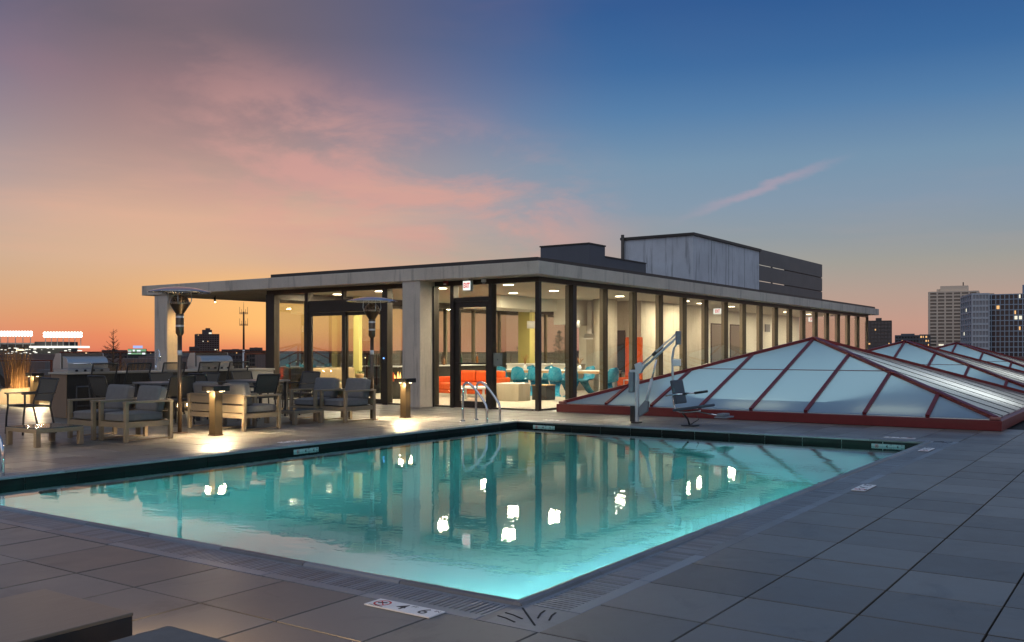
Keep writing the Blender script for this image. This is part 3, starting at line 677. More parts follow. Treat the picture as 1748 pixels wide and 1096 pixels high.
# ---- roof top structures
pent = thing('roof_penthouse', 'blue grey concrete penthouse box on the pavilion roof', 'penthouse', (26.1, 11.5, SL1+.1))
MB().box(0, 5.6, 0, 2.35, 0, 1.62, .02).build('wall', M_CONC_BLUE, pent); MB().box(-.06, 5.66, -.06, 2.41, 1.622, 1.70).build('roof_edge', M_FLASH, pent)
MB().cyl((-.1, 2.3, 0), (-.1, 2.3, 1.78), .05).build('vent_pipe', M_FLASH, pent)
for x in (1.4, 2.8, 4.2): MB().box(x-.006, x+.006, -.004, -.001, 0.02, 1.6).build('panel_joint', M_DARKGAP, pent)
scr = thing('louver_screen', 'dark louvered equipment screen behind the penthouse', 'screen', (31.72, 11.5, SL1+.1))
for k in range(3): MB().box(.0, 7.3, .0, .04, .06+k*.56, .06+k*.56+.525).build('slat', pbr('screen_metal_%d' % k, (.14, .138, .135), .5, .3, .2, 1), scr)
MB().box(2.9, 7.28, .043, .06, .05, 1.70).build('backing_panel', M_FLASH, scr)
for k in range(6): MB().box(.0+1.45*k, .06+1.45*k, .062, .11, 0, 1.72).build('post', M_FLASH, scr)
par = thing('roof_parapet_box', 'grey metal plant box standing on the roof over the corner', 'plant box', (22.0, 12.7, SL1+.1))
mpp = pbr('plant_box_metal', (.13, .135, .15), .55, .3, .15, 1)
MB().box(0, .9, 0, 1.55, 0, 1.06, .01).build('body', mpp, par); MB().box(-.02, .92, -.02, 1.57, 1.062, 1.10).build('cap', M_FLASH, par)
MB().box(.92, 3.9, .25, .33, 0, .82).build('screen_wall', mpp, par); MB().box(.92, 3.9, .23, .35, .822, .86).build('cap', M_FLASH, par)
cab = MB(); cab.tube([(0, 0, .0), (.05, -.2, .10), (.0, -.38, .01), (.05, -.7, .02), (.02, -.9, .09), (0, -1.2, .07), (.05, -1.4, .0)], .012, 6, sub=2)
tag(cab.build('roof_cable', M_GREYPL, None, (16.2, 13.4, SL1+.10)), 'loose grey cable looping on the roof edge above the column', 'cable')

# ================================================================== SKYLIGHTS
def make_skylight():
    t_ = thing('pyramid_skylight', '', 'skylight', (15.5, 1.95, 0))
    BW, BL, KH, AP = 7.72, 7.3, .15, 1.42        # v width, u length, kerb, apex height
    E_ = .10                                     # glass starts inside the kerb
    m_ = MB()
    for (x0, x1, y0, y1) in ((0, .16, 0, BW), (BL-.16, BL, 0, BW), (.16, BL-.16, 0, .16), (.16, BL-.16, BW-.16, BW)): m_.box(x0, x1, y0, y1, -.004, KH, .008)
    m_.build('kerb', M_RED, t_)
    ap = Vector((BL/2, BW/2, AP))
    corners = [Vector((E_, E_, KH+.02)), Vector((BL-E_, E_, KH+.02)), Vector((BL-E_, BW-E_, KH+.02)), Vector((E_, BW-E_, KH+.02))]
    def bar(p, q, wd, hg, name, bm_=None):
        p, q = Vector(p), Vector(q); d = q-p; sd = d.cross(Vector((0, 0, 1))).normalized()*wd/2; up = sd.cross(d).normalized()
        if up.z < 0: up = -up
        m_ = MB(); a = [p-sd, p+sd, q+sd, q-sd]; lo = [v - up*.03 for v in a]; hi = [v + up*hg for v in a]
        bv = [m_.bm.verts.new(v) for v in lo+hi]
        for f in ((3, 2, 1, 0), (4, 5, 6, 7), (0, 1, 5, 4), (1, 2, 6, 5), (2, 3, 7, 6), (3, 0, 4, 7)): m_.bm.faces.new([bv[i] for i in f])
        m_.build(name, bm_ or M_RED, t_)
    for c in corners: bar(c, ap, .09, .045, 'hip_bar')
    faces = [(3, 0, 8, True, M_SKYGLASS), (0, 1, 9, False, M_STRIP), (1, 2, 8, False, M_SKYGLASS), (2, 3, 8, False, M_SKYGLASS)]
    for (a, b, n, split, gm) in faces:
        A_, B_ = corners[a], corners[b]; mid = (A_+B_)/2
        def pt(s, h): return A_.lerp(B_, s) + (ap-mid)*h
        def top(s): return 1 - abs(s-.5)*2
        nrm = (B_-A_).cross(ap-A_).normalized()
        if nrm.z < 0: nrm = -nrm
        for k in range(n):
            s0, s1 = k/n, (k+1)/n; h0, h1 = top(s0), top(s1)
            def panel(lo, hi):
                poly = [(s0, max(0, min(h0, lo))), (s1, max(0, min(h1, lo)))]
                if h1 > lo: poly.append((s1, min(h1, hi)))
                # where the sloped top crosses hi
                if (h0-hi)*(h1-hi) < 0: poly.append((s0 + (s1-s0)*(hi-h0)/(h1-h0), hi))
                if h0 > lo: poly.append((s0, min(h0, hi)))
                if (h0-lo)*(h1-lo) < 0:
                    sx = s0 + (s1-s0)*(lo-h0)/(h1-h0)
                    poly = [q if not (q[1] < lo-1e-6) else (sx, lo) for q in poly]
                pp = []
                for q in poly:
                    if not pp or (abs(q[0]-pp[-1][0]) + abs(q[1]-pp[-1][1])) > 1e-4: pp.append(q)
                if len(pp) > 1 and abs(pp[0][0]-pp[-1][0]) + abs(pp[0][1]-pp[-1][1]) < 1e-4: pp.pop()
                if len(pp) < 3: return
                pts = [pt(*q) for q in pp]; m_ = MB(); m_.poly(pts, .012, nrm); m_.build('glass_panel', gm, t_)
            if split and max(h0, h1) > .53:
                panel(0, .52); panel(.525, 2); sa, sb_ = max(s0, .265), min(s1, .735)
                if sb_ > sa: bar(pt(sa, .5225)+nrm*.002, pt(sb_, .5225)+nrm*.002, .016, .006, 'transom_bar')
            else: panel(0, 2)
            if k and h0 > .02: bar(pt(s0, 0)+nrm*.004, pt(s0, h0-.01)+nrm*.004, 0.06 if n == 8 else .030, .026 if n == 8 else .003, 'glazing_bar', None if n == 8 else M_CHAR)
    for c in (corners[0], corners[3]): MB().box(c.x-.08, c.x+.10, c.y-.07, c.y+.07, KH+.001, KH+.055, .02).build('corner_cap', pbr('red_cap_%d' % len(MATS), (.30, .12, .10), .4, .2), t_)
    # added lamps under the panes stand in for the lit hall below
    m_ = MB(); m_.box(.17, BL-.17, .17, BW-.17, -.03, -.01); m_.build('well_floor', M_WHITEIN, t_)
    for y in (1.6, 3.86, 6.1):
        m_ = MB(); m_.box(.30, .42, y-.5, y+.5, .02, .05); m_.build('well_light', emit('well_tube_%d' % len(MATS), (1, .82, .55), 2.0), t_)
    light('well_fill_lamp', 'AREA', (BL*.5, 1.1, .02), t_, 26, (.95, 1.0, .97), 1.6, (BL*.5, .9, 5))  # extra lamp added to whiten the strip face from inside
    light('well_fill_lamp', 'AREA', (BL*.42, BW/2, .02), t_, 58, (.88, 1.0, .92), 5.6, (BL*.5, BW/2, 5))
    return t_
sky0 = make_skylight(); su = []
place(sky0, su, (15.5, 1.95, 0), 0, 'nearest red framed pyramid skylight behind the pool lift', 'pyramid skylights in a row')
place(sky0, su, (23.7, 1.95, 0), 0, 'middle red framed pyramid skylight of the row', 'pyramid skylights in a row')
place(sky0, su, (31.6, 1.95, 0), 0, 'farthest red framed pyramid skylight, in front of the towers', 'pyramid skylights in a row')

# ================================================================== DEPTH MARKERS
def marker(loc, rz, label, vertical=False, ln=.40, wd=.115, txt=('4', '6'), simple=False):
    t_ = thing('depth_marker', label, 'depth marker', loc, rz, 'pool depth markers')
    if vertical: t_.rotation_euler = (R(90), 0, rz)
    n = 3; L = ln/n
    for k in range(n): MB().box(-ln/2+L*k+.001, -ln/2+L*(k+1)-.001, -wd/2, wd/2, -.004, .003, .0015).build('plaque', M_MARKW if vertical else M_MARK, t_)
    z = .0034
    def ring(r0, r1, cx):
        m_ = MB(); seg = 28
        a = [m_.bm.verts.new((cx+r0*math.cos(i*2*math.pi/seg), r0*math.sin(i*2*math.pi/seg), z)) for i in range(seg)]
        b = [m_.bm.verts.new((cx+r1*math.cos(i*2*math.pi/seg), r1*math.sin(i*2*math.pi/seg), z)) for i in range(seg)]
        for i in range(seg): m_.bm.faces.new((a[i], b[i], b[(i+1) % seg], a[(i+1) % seg]))
        d = Vector((1, -1, 0)).normalized(); nn = Vector((1, 1, 0)).normalized()*.0035; c = Vector((cx, 0, z+.0004))
        m_.poly([c-d*r0-nn, c+d*r0-nn, c+d*r0+nn, c-d*r0+nn])
        m_.build('prohibition_ring', M_REDINK, t_, fix=False)
    ring(min(.034, wd*.33), min(.044, wd*.42), -ln/3)
    m_ = MB(); m_.tube([(-ln/3-.022, -.008, z), (-ln/3, .004, z), (-ln/3+.02, .012, z)], .0035, 5); m_.build('diver_figure', M_INK, t_)
    if not simple and not vertical: lettering('NO DIVING', .016, M_INK, t_, (-ln/3, -wd*.43, z), (0, 0, 0), depth=.0003)
    fs_ = min(.105, wd*.95)
    lettering(txt[0], fs_, M_INK, t_, (-.012, -.002, z), (0, 0, 0), depth=.0003, bold=.001); lettering('FT', .03, M_INK, t_, (.040, wd*.27, z), (0, 0, 0), depth=.0003)
    lettering(txt[1], fs_, M_INK, t_, (ln/3-.012, -.002, z), (0, 0, 0), depth=.0003, bold=.001); lettering('IN', .03, M_INK, t_, (ln/3+.042, wd*.27, z), (0, 0, 0), depth=.0003)
marker((3.312, 2.90, 0), R(-90), 'white 4 FT 6 IN depth marker on the paver near the close pool corner')
marker((8.48, 2.14, 0), 0, 'white depth marker on the pavers beside the right pool edge')
marker((12.1, 2.33, .004), 0, 'white depth marker on the coping near the far right corner', simple=True)
marker((8.5, 9.38, 0), R(180), 'white depth marker lying on the deck beside the lounge chairs')
marker((13.56, 2.95, 0), R(90), 'white depth marker flat on the deck at the far right corner')
marker((13.56, 8.5, 0), R(90), 'white depth marker flat on the deck by the pool ladder')
marker((8.35, PV1-.02, -.083), 0, 'upright depth marker on the far waterline below the lounge chairs', True, .42, .056)
marker((PU1-.02, 8.42, -.083), R(-90), 'upright depth marker on the waterline beside the pool ladder', True, .42, .056)
marker((PU1-.02, 3.0, -.083), R(-90), 'upright depth marker on the waterline in the far right corner', True, .42, .056)

# ================================================================== POOL LADDERS
def grab_rails(loc, rz, label):
    t_ = thing('pool_ladder', label, 'pool ladder', loc, rz, 'stainless pool ladders')      # local +x along the edge, -y into the water
    for s_ in (0, .37):
        m_ = MB(); m_.tube([(s_, .30, 0), (s_, .30, .30), (s_, .30, .60), (s_, .20, .66), (s_, .10, .60), (s_, -.02, .49), (s_, -.18, .30), (s_, -.20, .22), (s_, -.20, -.1), (s_, -.20, -.9)], .021, 10, sub=2)
        rl = m_.build('rail', M_CHROME, t_)
        MB().lathe([(.0, .02), (.035, .018), (.045, .004), (.045, .0)], 16, (s_, .30, 0)).build('floor_flange', M_CHROME, rl)
    for z in (-.35, -.62): MB().box(.0, .37, -.25, -.17, z, z+.03, .006).build('step', M_CHROME, t_)
grab_rails((12.52, 9.36, 0), R(0), 'stainless grab rail ladder at the far pool corner by the door')
grab_rails((4.28, 9.36, 0), R(0), 'stainless pool rail cut off by the left picture edge')

# ================================================================== POOL LIFT
lift = thing('pool_lift', 'white and grey pool lift with hanging seat beside the pool', 'pool lift', (13.85, 7.09, 0))
def LP(v, z, du=0.0): return (du, v-7.09, z)
M_SEATDK = pbr('slate_seat_plastic', (.055, .065, .08), .4, 0, .1, 6)
lm = pbr('pale_blue_grey_enamel', (.52, .55, .57), .35, .2, .08, 6)
MB().box(-.07, .07, -.06, .075, 0, .02).box(-.05, .05, .02, .10, .02, .28, .01).build('base_block', M_BLACK, lift)
MB().box(-.028, .028, -.032, .024, .021, .88, .010).build('mast', lm, lift)
MB().prism([(-.05, .10), (-.20, .20), (-.22, .36), (-.16, .38), (-.05, .26)], 'x', -.028, .028, bev=.006).build('lower_bracket', M_GREYPL, lift)
MB().box(-.06, .06, .04, .13, .50, .83, .02).build('battery_box', M_GREYPL, lift)
MB().box(-.05, .05, -.02, .11, .83, .87, .01).build('battery_cap', lm, lift)
MB().cyl(LP(7.03, .86), LP(6.37, 1.40), .021, seg=10).build('boom_arm', lm, lift)
MB().cyl(LP(7.03, .94), LP(6.37, 1.47), .014, seg=8).build('leveling_rod', lm, lift)
MB().cyl(LP(6.80, 1.11), LP(6.74, 1.17), .03, seg=8).build('rod_clamp', M_BLACK, lift)
MB().prism([(-.01, .80), (.03, .96), (-.06, 1.0), (-.14, .92), (-.08, .82)], 'x', -.035, .035, bev=.006).build('mast_head', lm, lift)
MB().tube([LP(6.94, .27), LP(6.82, .72)], .026, 10).build('actuator_body', lm, lift); MB().tube([LP(6.82, .72), LP(6.735, 1.04)], .016, 8).build('actuator_rod', M_CHROME, lift)
MB().box(-.03, .03, -.775, -.70, 1.28, 1.50, .01).build('boom_head', M_GREYPL, lift)
MB().tube([LP(6.36, 1.42), LP(6.355, 1.31), LP(6.46, 1.19), LP(6.45, .74), LP(6.44, .40)], .018, 8, sub=1).build('hanger_pole', lm, lift)
MB().box(-.012, .012, -.78, -.64, .94, 1.05, .01).build('instruction_plate', M_WHITEPL, lift)
m_ = MB(); m_.box(-.20, .20, -.025, .025, -.19, .19, .02, mat=Matrix.Translation((0, -.74, .53)) @ Matrix.Rotation(R(-12), 4, 'X')); m_.build('seat_back', M_SEATDK, lift)
m_ = MB(); m_.box(-.20, .20, -.29, .27, -.022, .022, .02, mat=Matrix.Translation((0, -.99, .285)) @ Matrix.Rotation(R(-9), 4, 'X')); m_.build('seat', M_SEATDK, lift)
MB().tube([LP(6.44, .42), LP(6.42, .28), LP(6.36, .21), LP(6.2, .21), LP(5.98, .24)], .018, 8, sub=1).build('seat_frame', M_CHROME, lift)
for s_ in (-.22, .22):
    MB().tube([(s_, -.62, .47), (s_, -.80, .50), (s_, -.92, .505)], .013, 8).build('armrest_tube', M_CHROME, lift)
    MB().tube([(s_, -.92, .505), (s_, -1.14 if s_ > 0 else -.98, .54 if s_ > 0 else .515)], .02, 8).build('armrest_grip', M_BLACK, lift)
MB().tube([LP(6.05, .23), LP(5.8, .195), LP(5.62, .17)], .012, 8).build('footrest_arm', M_CHROME, lift)
MB().box(-.17, .17, -1.60, -1.41, .145, .17, .008).box(-.12, .12, -1.55, -1.43, .172, .215, .01).build('footrest', M_GREYPL, lift)
anc = thing('lift_footing', 'small black deck anchor with strap under the lift seat', 'anchor', (13.85, 6.16, 0))
MB().box(-.10, .10, -.12, .10, 0, .012).build('plate', M_BLACK, anc); MB().tube([(0, 0, .01), (0, .03, .10), (0, .12, .19)], .016, 8).build('lever', M_BLACK, anc); MB().tube([(0, -.02, .02), (.03, -.14, .10), (.04, -.1, .17)], .006, 6).build('strap', M_BLACK, anc)

# ================================================================== BOLLARD LIGHTS
def make_bollard():
    t_ = thing('bollard_light', '', 'bollard light')
    MB().box(-.075, .075, -.075, .075, 0, .012).box(-.065, .065, -.065, .065, .012, .62, .006).build('post', pbr('bronze_post', (.17, .12, .065), .38, .6, .1, 5), t_)
    for s_ in (-1, 1): MB().box(-.13, .13, s_*.02-.004*s_, s_*.02+.004*s_, .61, .62).build('lamp_seam', M_BLACK, t_)
    MB().box(-.135, .135, -.135, .135, .621, .695, .008).build('cap', pbr('bollard_cap', (.03, .027, .024), .4, .4, .1, 5), t_)
    for (x, y) in ((-.115, 0), (.115, 0), (0, -.115), (0, .115)):
        MB().cyl((x, y, .612), (x, y, .6205), .024, seg=12).build('lamp_lens', M_LAMPSOFT, t_)
        light('bollard_lamp', 'SPOT', (x, y, .605), t_, 190, (1, .76, .45), .03, (x*5.2, y*5.2, 0), 124, 1.0)
    for x in (-.15, .15): light('bollard_side_lamp', 'POINT', (x, 0, .575), t_, 9, (1, .74, .42), .02)
    return t_
b0 = make_bollard(); bu = []
place(b0, bu, (8.5, 10.93, 0), 0, 'lit bollard behind the pair of lounge chairs seen from the back', 'bollard lights on the deck')
place(b0, bu, (12.6, 11.0, 0), 0, 'lit bollard in front of the concrete facade column', 'bollard lights on the deck')
place(b0, bu, (4.4, 10.95, 0), 0, 'lit bollard at the left end of the pool side row', 'bollard lights on the deck')
place(b0, bu, (11.0, 20.3, 0), 0, 'lit bollard far left in front of the tall grasses', 'bollard lights on the deck')

# ================================================================== PATIO HEATERS
def make_heater():
    t_ = thing('patio_heater', '', 'patio heater')
    mp = pbr('heater_bronze', (.15, .105, .07), .30, .85, .12, 6)
    MB().lathe([(0, .012), (.11, .012), (.12, .004), (.12, 0)], 24).build('base_plate', mp, t_)
    MB().cyl((0, 0, .01), (0, 0, 1.40), .031, seg=16).build('pole', mp, t_)
    MB().cyl((0, 0, 1.12), (0, 0, 1.19), .033, seg=16).build('label_band', M_WHITEPL, t_)
    MB().lathe([(.032, 1.40), (.058, 1.44), (.058, 1.71), (.05, 1.72)], 18).build('burner_housing', mp, t_)
    for z in (1.53, 1.66): MB().lathe([(.0595, z), (.0595, z+.028)], 18).build('trim_ring', M_STEEL, t_)
    mg = pbr('emitter_mesh', (.36, .25, .16), .28, .9, .2, 12)
    MB().lathe([(.055, 1.72), (.10, 1.79), (.142, 1.855)], 24).build('lower_emitter', mp, t_)
    em = MB().lathe([(.142, 1.856), (.145, 1.868), (.142, 1.88), (.115, 1.94), (.075, 1.985), (.0, 1.987)], 24).build('emitter', mg, t_)
    for k in range(4):
        a_ = R(45+90*k); c, s_ = math.cos(a_), math.sin(a_)
        MB().tube([(.142*c, .142*s_, 1.86), (.165*c, .165*s_, 1.92), (.155*c, .155*s_, 2.04)], .007, 6).build('strut', M_STEEL, t_)
    MB().lathe([(.0, 2.108), (.10, 2.104), (.24, 2.088), (.36, 2.06), (.435, 2.034), (.44, 2.030), (.435, 2.026), (.36, 2.05), (.24, 2.077), (.10, 2.092), (.0, 2.096)], 40).build('reflector', M_CHROME, t_)
    return t_
h0 = make_heater(); hu = []
place(h0, hu, (8.47, 11.70, 0), 0, 'tall patio heater with wide dish standing before the bar', 'patio heaters')
place(h0, hu, (11.95, 11.19, 0), R(20), 'patio heater in front of the sliding glass doors', 'patio heaters')

def cushion(sx, sy, sz, mt, name, mat, parent, seed=1, bulge=.16):
    m_ = MB(); r_ = bmesh.ops.create_cube(m_.bm, size=2); bmesh.ops.subdivide_edges(m_.bm, edges=m_.bm.edges[:], cuts=7, use_grid_fill=True)
    rr = random.Random(seed); ph = [rr.uniform(0, 6.28) for _ in range(6)]
    for v in m_.bm.verts:
        a, b, c = v.co; q = Vector((a, b, c))
        n4 = (abs(a)**9 + abs(b)**9 + abs(c)**9)**(1/9); q = q/n4*1.0           # rounded box
        th = 1 + bulge*(1-min(1, q.x**2))*(1-min(1, q.y**2))
        wr = .035*math.sin(3.1*q.x+ph[0]+2*q.y)*math.sin(2.7*q.y+ph[1]) + .02*math.sin(7*q.y+ph[2]+3*q.x)
        v.co = Vector((q.x*sx/2, q.y*sy/2, q.z*sz/2*th + wr*sz*.5*(1 if c > 0 else .3)))
    for f in m_.bm.faces: f.smooth = True
    m_.bm.transform(mt); o = m_.build(name, mat, parent)
    m_ = MB(); k = .93
    for zz in (sz*.30, -sz*.30):
        pts = [(x*sx/2*1.0, y*sy/2*1.0, zz) for x, y in ((-.9, -1), (0, -1.003), (.9, -1), (1, -.9), (1.003, 0), (1, .9), (.9, 1), (0, 1.003), (-.9, 1), (-1, .9), (-1.003, 0), (-1, -.9), (-.9, -1))]
        m_.tube([mt @ Vector(p) for p in pts], .0035, 5)
    tag(m_.build('piping', mat, o), kind='stuff'); return o
# ================================================================== LOUNGE ARMCHAIRS
def make_armchair():           # faces local -x; x -.36..+.36, y -.31..+.31
    t_ = thing('lounge_armchair', '', 'armchair')
    LG = .05
    for (x, y) in ((-.355, -.305), (-.355, .255), (.305, -.305), (.305, .255)): MB().box(x, x+LG, y, y+LG, 0, .50, .004).build('leg', M_TAUPE, t_)
    for y in (-.305, .255):
        MB().box(-.357, .357, y-.012, y+LG+.012, .501, .528, .004).build('armrest', M_TAUPE, t_)
        MB().box(-.305, .305, y+.012, y+.038, .016, .03).build('sled_bar', M_TAUPE, t_)
    MB().box(-.305, .305, -.29, -.265, .185, .255).box(-.305, .305, .265, .29, .185, .255).box(-.35, -.31, -.255, .255, .185, .255).box(.315, .35, -.255, .255, .185, .255).build('seat_rail', M_TAUPE, t_)
    for k, z in enumerate((.27, .40)): MB().box(.318, .340, -.255, .255, z, z+.105).build('back_slat', M_TAUPE, t_)
    MB().box(.31, .352, -.255, .255, .512, .54).build('back_rail', M_TAUPE, t_)
    cushion(.60, .50, .115, Matrix.Translation((-.033, 0, .316)), 'seat_cushion', M_FABRIC, t_, 3)
    cushion(.35, .50, .13, Matrix.Translation((.225, 0, .535)) @ Matrix.Rotation(R(-78), 4, 'Y'), 'back_cushion', M_FABRIC, t_, 8)
    return t_
ac = make_armchair(); au = []; GA = 'grey cushioned lounge armchairs'
place(ac, au, (7.44, 11.94, 0), 0, 'grey lounge armchair, left of the pair facing the far left low table', GA)
place(ac, au, (7.50, 11.30, 0), 0, 'grey lounge armchair at the far left pair, nearer the pool edge', GA)
place(ac, au, (9.42, 12.03, 0), R(180), 'lounge armchair seen from behind, left one behind the lit bollard', GA)
place(ac, au, (9.45, 11.36, 0), R(180), 'lounge armchair seen from behind, right one beside the lit bollard', GA)
place(ac, au, (11.40, 11.95, 0), R(2), 'grey lounge armchair before the sliding doors, left of its pair', GA)
place(ac, au, (11.50, 11.32, 0), R(-1), 'grey lounge armchair before the sliding doors, beside the heater', GA)

# ================================================================== LOW TABLES
def make_low_table(ln=.62, wd=.72, h=.235, leg=.06, glass=True):
    t_ = thing('low_table', '', 'coffee table')
    x, y = ln/2, wd/2
    for (a, b) in ((-x, -y), (-x, y-leg), (x-leg, -y), (x-leg, y-leg)): MB().box(a, a+leg, b, b+leg, 0, h-.062, .003).build('leg', M_TAUPE, t_)
    MB().box(-x, x, -y, y, h-.062, h-.012, .004).build('apron', M_TAUPE, t_)
    MB().box(-x+.006, x-.006, -y+.006, y-.006, h-.011, h, .003).build('table_top', pbr('smoked_glass_top_%d' % len(MATS), (.05, .065, .07), .12, 0, .08, 3, spec=.6), t_)
    return t_
lt = make_low_table(); lu = []
place(lt, lu, (6.46, 11.68, 0), 0, 'low bronze table with glossy top at the far left', 'low tables on the deck')
place(lt, lu, (10.66, 11.72, 0), 0, 'low table between the two facing pairs of lounge chairs', 'low tables on the deck')
fg = thing('low_table', 'large bronze low table cut off at the bottom left corner', 'coffee table', (1.55, 3.41, 0), 0, 'low tables on the deck')
for (a, b) in ((-.5, -.30), (-.5, .24), (.44, -.30), (.44, .24)): MB().box(a, a+.06, b, b+.06, 0, .15).build('leg', M_CHAR, fg)
MB().box(-.5, .5, -.30, .30, .151, .222, .003).build('apron', M_CHAR, fg)
MB().box(-.502, .502, -.302, .302, .2225, .236, .003).build('table_top', pbr('brushed_bronze_top', (.25, .21, .155), .34, .3, .10, 3, .05, 260, stretch=(1, 10, 1)), fg)
ot = thing('ottoman', 'grey cushioned ottoman at the bottom edge beside the bronze table', 'ottoman', (1.66, 2.52, 0))
MB().box(-.36, .38, -.35, .36, .13, .236, .022).build('cushion', M_FABRIC, ot); MB().box(-.34, .34, -.33, .33, .07, .128, .004).build('frame', M_TAUPE, ot)
for (a, b) in ((-.34, -.33), (-.34, .27), (.28, -.33), (.28, .27)): MB().box(a, a+.06, b, b+.06, 0, .07).build('leg', M_TAUPE, ot)
ln_ = thing('floor_lantern', 'small lit lantern on the deck under the bottom left table', 'lantern', (2.12, 3.30, 0))
MB().lathe([(0, .0), (.05, .0), (.05, .012)], 16).build('base', M_BLACK, ln_); MB().lathe([(.05, .012), (.055, .012), (.055, .03), (.05, .03)], 16, closed=True).build('rim', M_BLACK, ln_)
MB().cyl((0, 0, .013), (0, 0, .11), .022, seg=14).build('candle', M_LAMPSOFT, ln_); light('lantern_lamp', 'POINT', (.0, .0, .19), ln_, 24, (1, .62, .28), .025)

# ================================================================== DINING SETS
def make_chair(seat=.40, back=.78, name='dining_chair', cat='chair', mesh=None, arms=True):   # faces local -x
    t_ = thing(name, '', cat); W = .23; mt = M_CHAR; sl_ = mesh or M_SLING
    for y in (-W, W):
        MB().tube([(-.22, y, 0), (-.21, y, seat*.6), (-.19, y, seat)] + ([(-.19, y, seat+.17)] if arms else []), .014, 8).build('front_leg', mt, t_)
        MB().tube([(.26, y, 0), (.20, y, seat*.7), (.17, y, seat), (.24, y, seat+.2), (.30, y, back)], .014, 8, sub=1).build('rear_leg', mt, t_)
        if arms: MB().box(-.23, .25, y-.02, y+.02, seat+.17, seat+.19, .005).build('armrest', mt, t_)
        MB().tube([(-.19, y, seat), (.17, y, seat)], .013, 8).build('seat_rail', mt, t_)
    MB().tube([(-.19, -W, seat), (-.19, W, seat)], .012, 8).tube([(.17, -W, seat-.01), (.17, W, seat-.01)], .012, 8).build('cross_rail', mt, t_)
    if seat > .5: MB().tube([(-.215, -W, .22), (-.215, W, .22)], .012, 8).build('foot_rest', mt, t_)
    MB().tube([(.30, -W, back), (.30, W, back)], .013, 8).build('top_rail', mt, t_)
    MB().grid([[(x, y, seat+.006 - .02*math.sin(math.pi*(x+.19)/.36)) for y in (-W+.01, 0, W-.01)] for x in (-.19, -.1, 0, .1, .17)]).build('seat_sling', M_SLING, t_, fix=False)
    MB().grid([[(.185+.105*h + .015*math.sin(math.pi*h), y, seat+.06 + (back-seat-.07)*h) for y in (-W+.01, 0, W-.01)] for h in (0, .25, .5, .75, 1)]).build('back_sling', sl_, t_, fix=False)
    return t_
def make_dining_table(sx=.8, sy=.8, h=.66):
    t_ = thing('dining_table', '', 'table'); x, y = sx/2, sy/2
    MB().box(-x, x, -y, y, h-.03, h, .005).build('table_top', pbr('table_top_%d' % len(MATS), (.16, .165, .17), .3, .1, .1, 4), t_)
    for (a, b) in ((-x+.03, -y+.03), (-x+.03, y-.08), (x-.08, -y+.03), (x-.08, y-.08)): MB().box(a, a+.05, b, b+.05, 0, h-.031, .003).build('leg', M_CHAR, t_)
    return t_
dt = make_dining_table(); du_ = []; GT = 'square dining tables'
place(dt, du_, (6.30, 13.62, 0), 0, 'dining table cut off by the left picture edge', GT)
place(dt, du_, (9.72, 13.75, 0), 0, 'dining table between the bar and the chairs seen from behind', GT)
place(dt, du_, (11.30, 13.35, 0), 0, 'dining table near the sliding doors', GT)
dc = make_chair(); dcu = []; GC = 'sling dining chairs'
for (x, y, rz, l) in ((7.16, 13.35, 0, 'sling armchair seen edge on beside the left cut off table'),
    (6.05, 14.45, R(-90)+R(180), 'sling chair behind the left cut off table, back towards the grasses'),
    (9.30, 13.05, R(-90), 'dark sling chair with its back to the pool, nearest the middle table'), (10.42, 14.65, R(90), 'sling chair at the far side of the middle table by the bar'),
    (8.85, 13.95, R(180), 'sling chair with pale back edge left of the middle table'), (10.45, 13.95, R(0), 'sling chair on the right of the middle table'),
    (10.75, 12.72, R(-90), 'black backed sling chair right behind the lounge pair, back to the pool'), (11.95, 14.3, R(90), 'sling chair on the building side of the table near the doors'),
    (12.20, 13.25, R(0), 'sling chair in front of the left sliding door, seen from the side'), (10.6, 13.75, R(180), 'sling chair left of the table near the doors')):
    place(dc, dcu, (x, y, 0), rz, l, GC)
# flatware tray / glasses are too small to tell; a small dish with food on the middle table
dish = thing('serving_bowl', 'small white bowl on the middle dining table', 'bowl', (9.8, 13.7, .66))
MB().lathe([(0, .004), (.04, .0), (.05, .004), (.09, .04), (.085, .042), (.05, .012), (0, .010)], 20).build('bowl', M_WHITEPL, dish)

# ================================================================== BAR, GRILLS
bar_ = thing('bar_counter', 'long dark outdoor bar with bronze end panel and stone top', 'bar', (9.13, 15.78, 0))
MB().box(0, 4.0, 0, .05, .06, .765).build('front_panel', M_BARFRONT, bar_)
for k in range(8): MB().box(.5*k+.003, .5*k+.497, -.012, -.001, .07, .755, .003).build('cladding_board', M_BARFRONT, bar_)
MB().box(-.02, -.002, 0, .50, .0, .765, .004).build('end_panel', M_BARSIDE, bar_)
MB().box(0, 4.0, .05, .50, 0, .764).build('cabinet', M_BARFRONT, bar_)
MB().box(-.05, 4.02, -.06, .53, .766, .80, .005).build('counter_top', M_LIGHTSTONE, bar_)
for k in range(5):
    x = 1.75 + .24*k
    MB().cyl((x, -.013, .12), (x, -.03, .12), .035, seg=12).build('toe_light', M_LAMPSOFT, bar_)
    light('toe_lamp', 'POINT', (x, -.10, .10), bar_, .9, (1, .66, .3), .02)
bend = thing('bar_end_cabinet', 'pale stone clad cabinet at the right end of the bar', 'cabinet', (13.18, 15.8, 0))
MB().box(0, .62, 0, .5, 0, .76, .01).build('body', M_LIGHTSTONE, bend); MB().box(-.02, .64, -.02, .52, .762, .80, .005).build('top', M_LIGHTSTONE, bend)
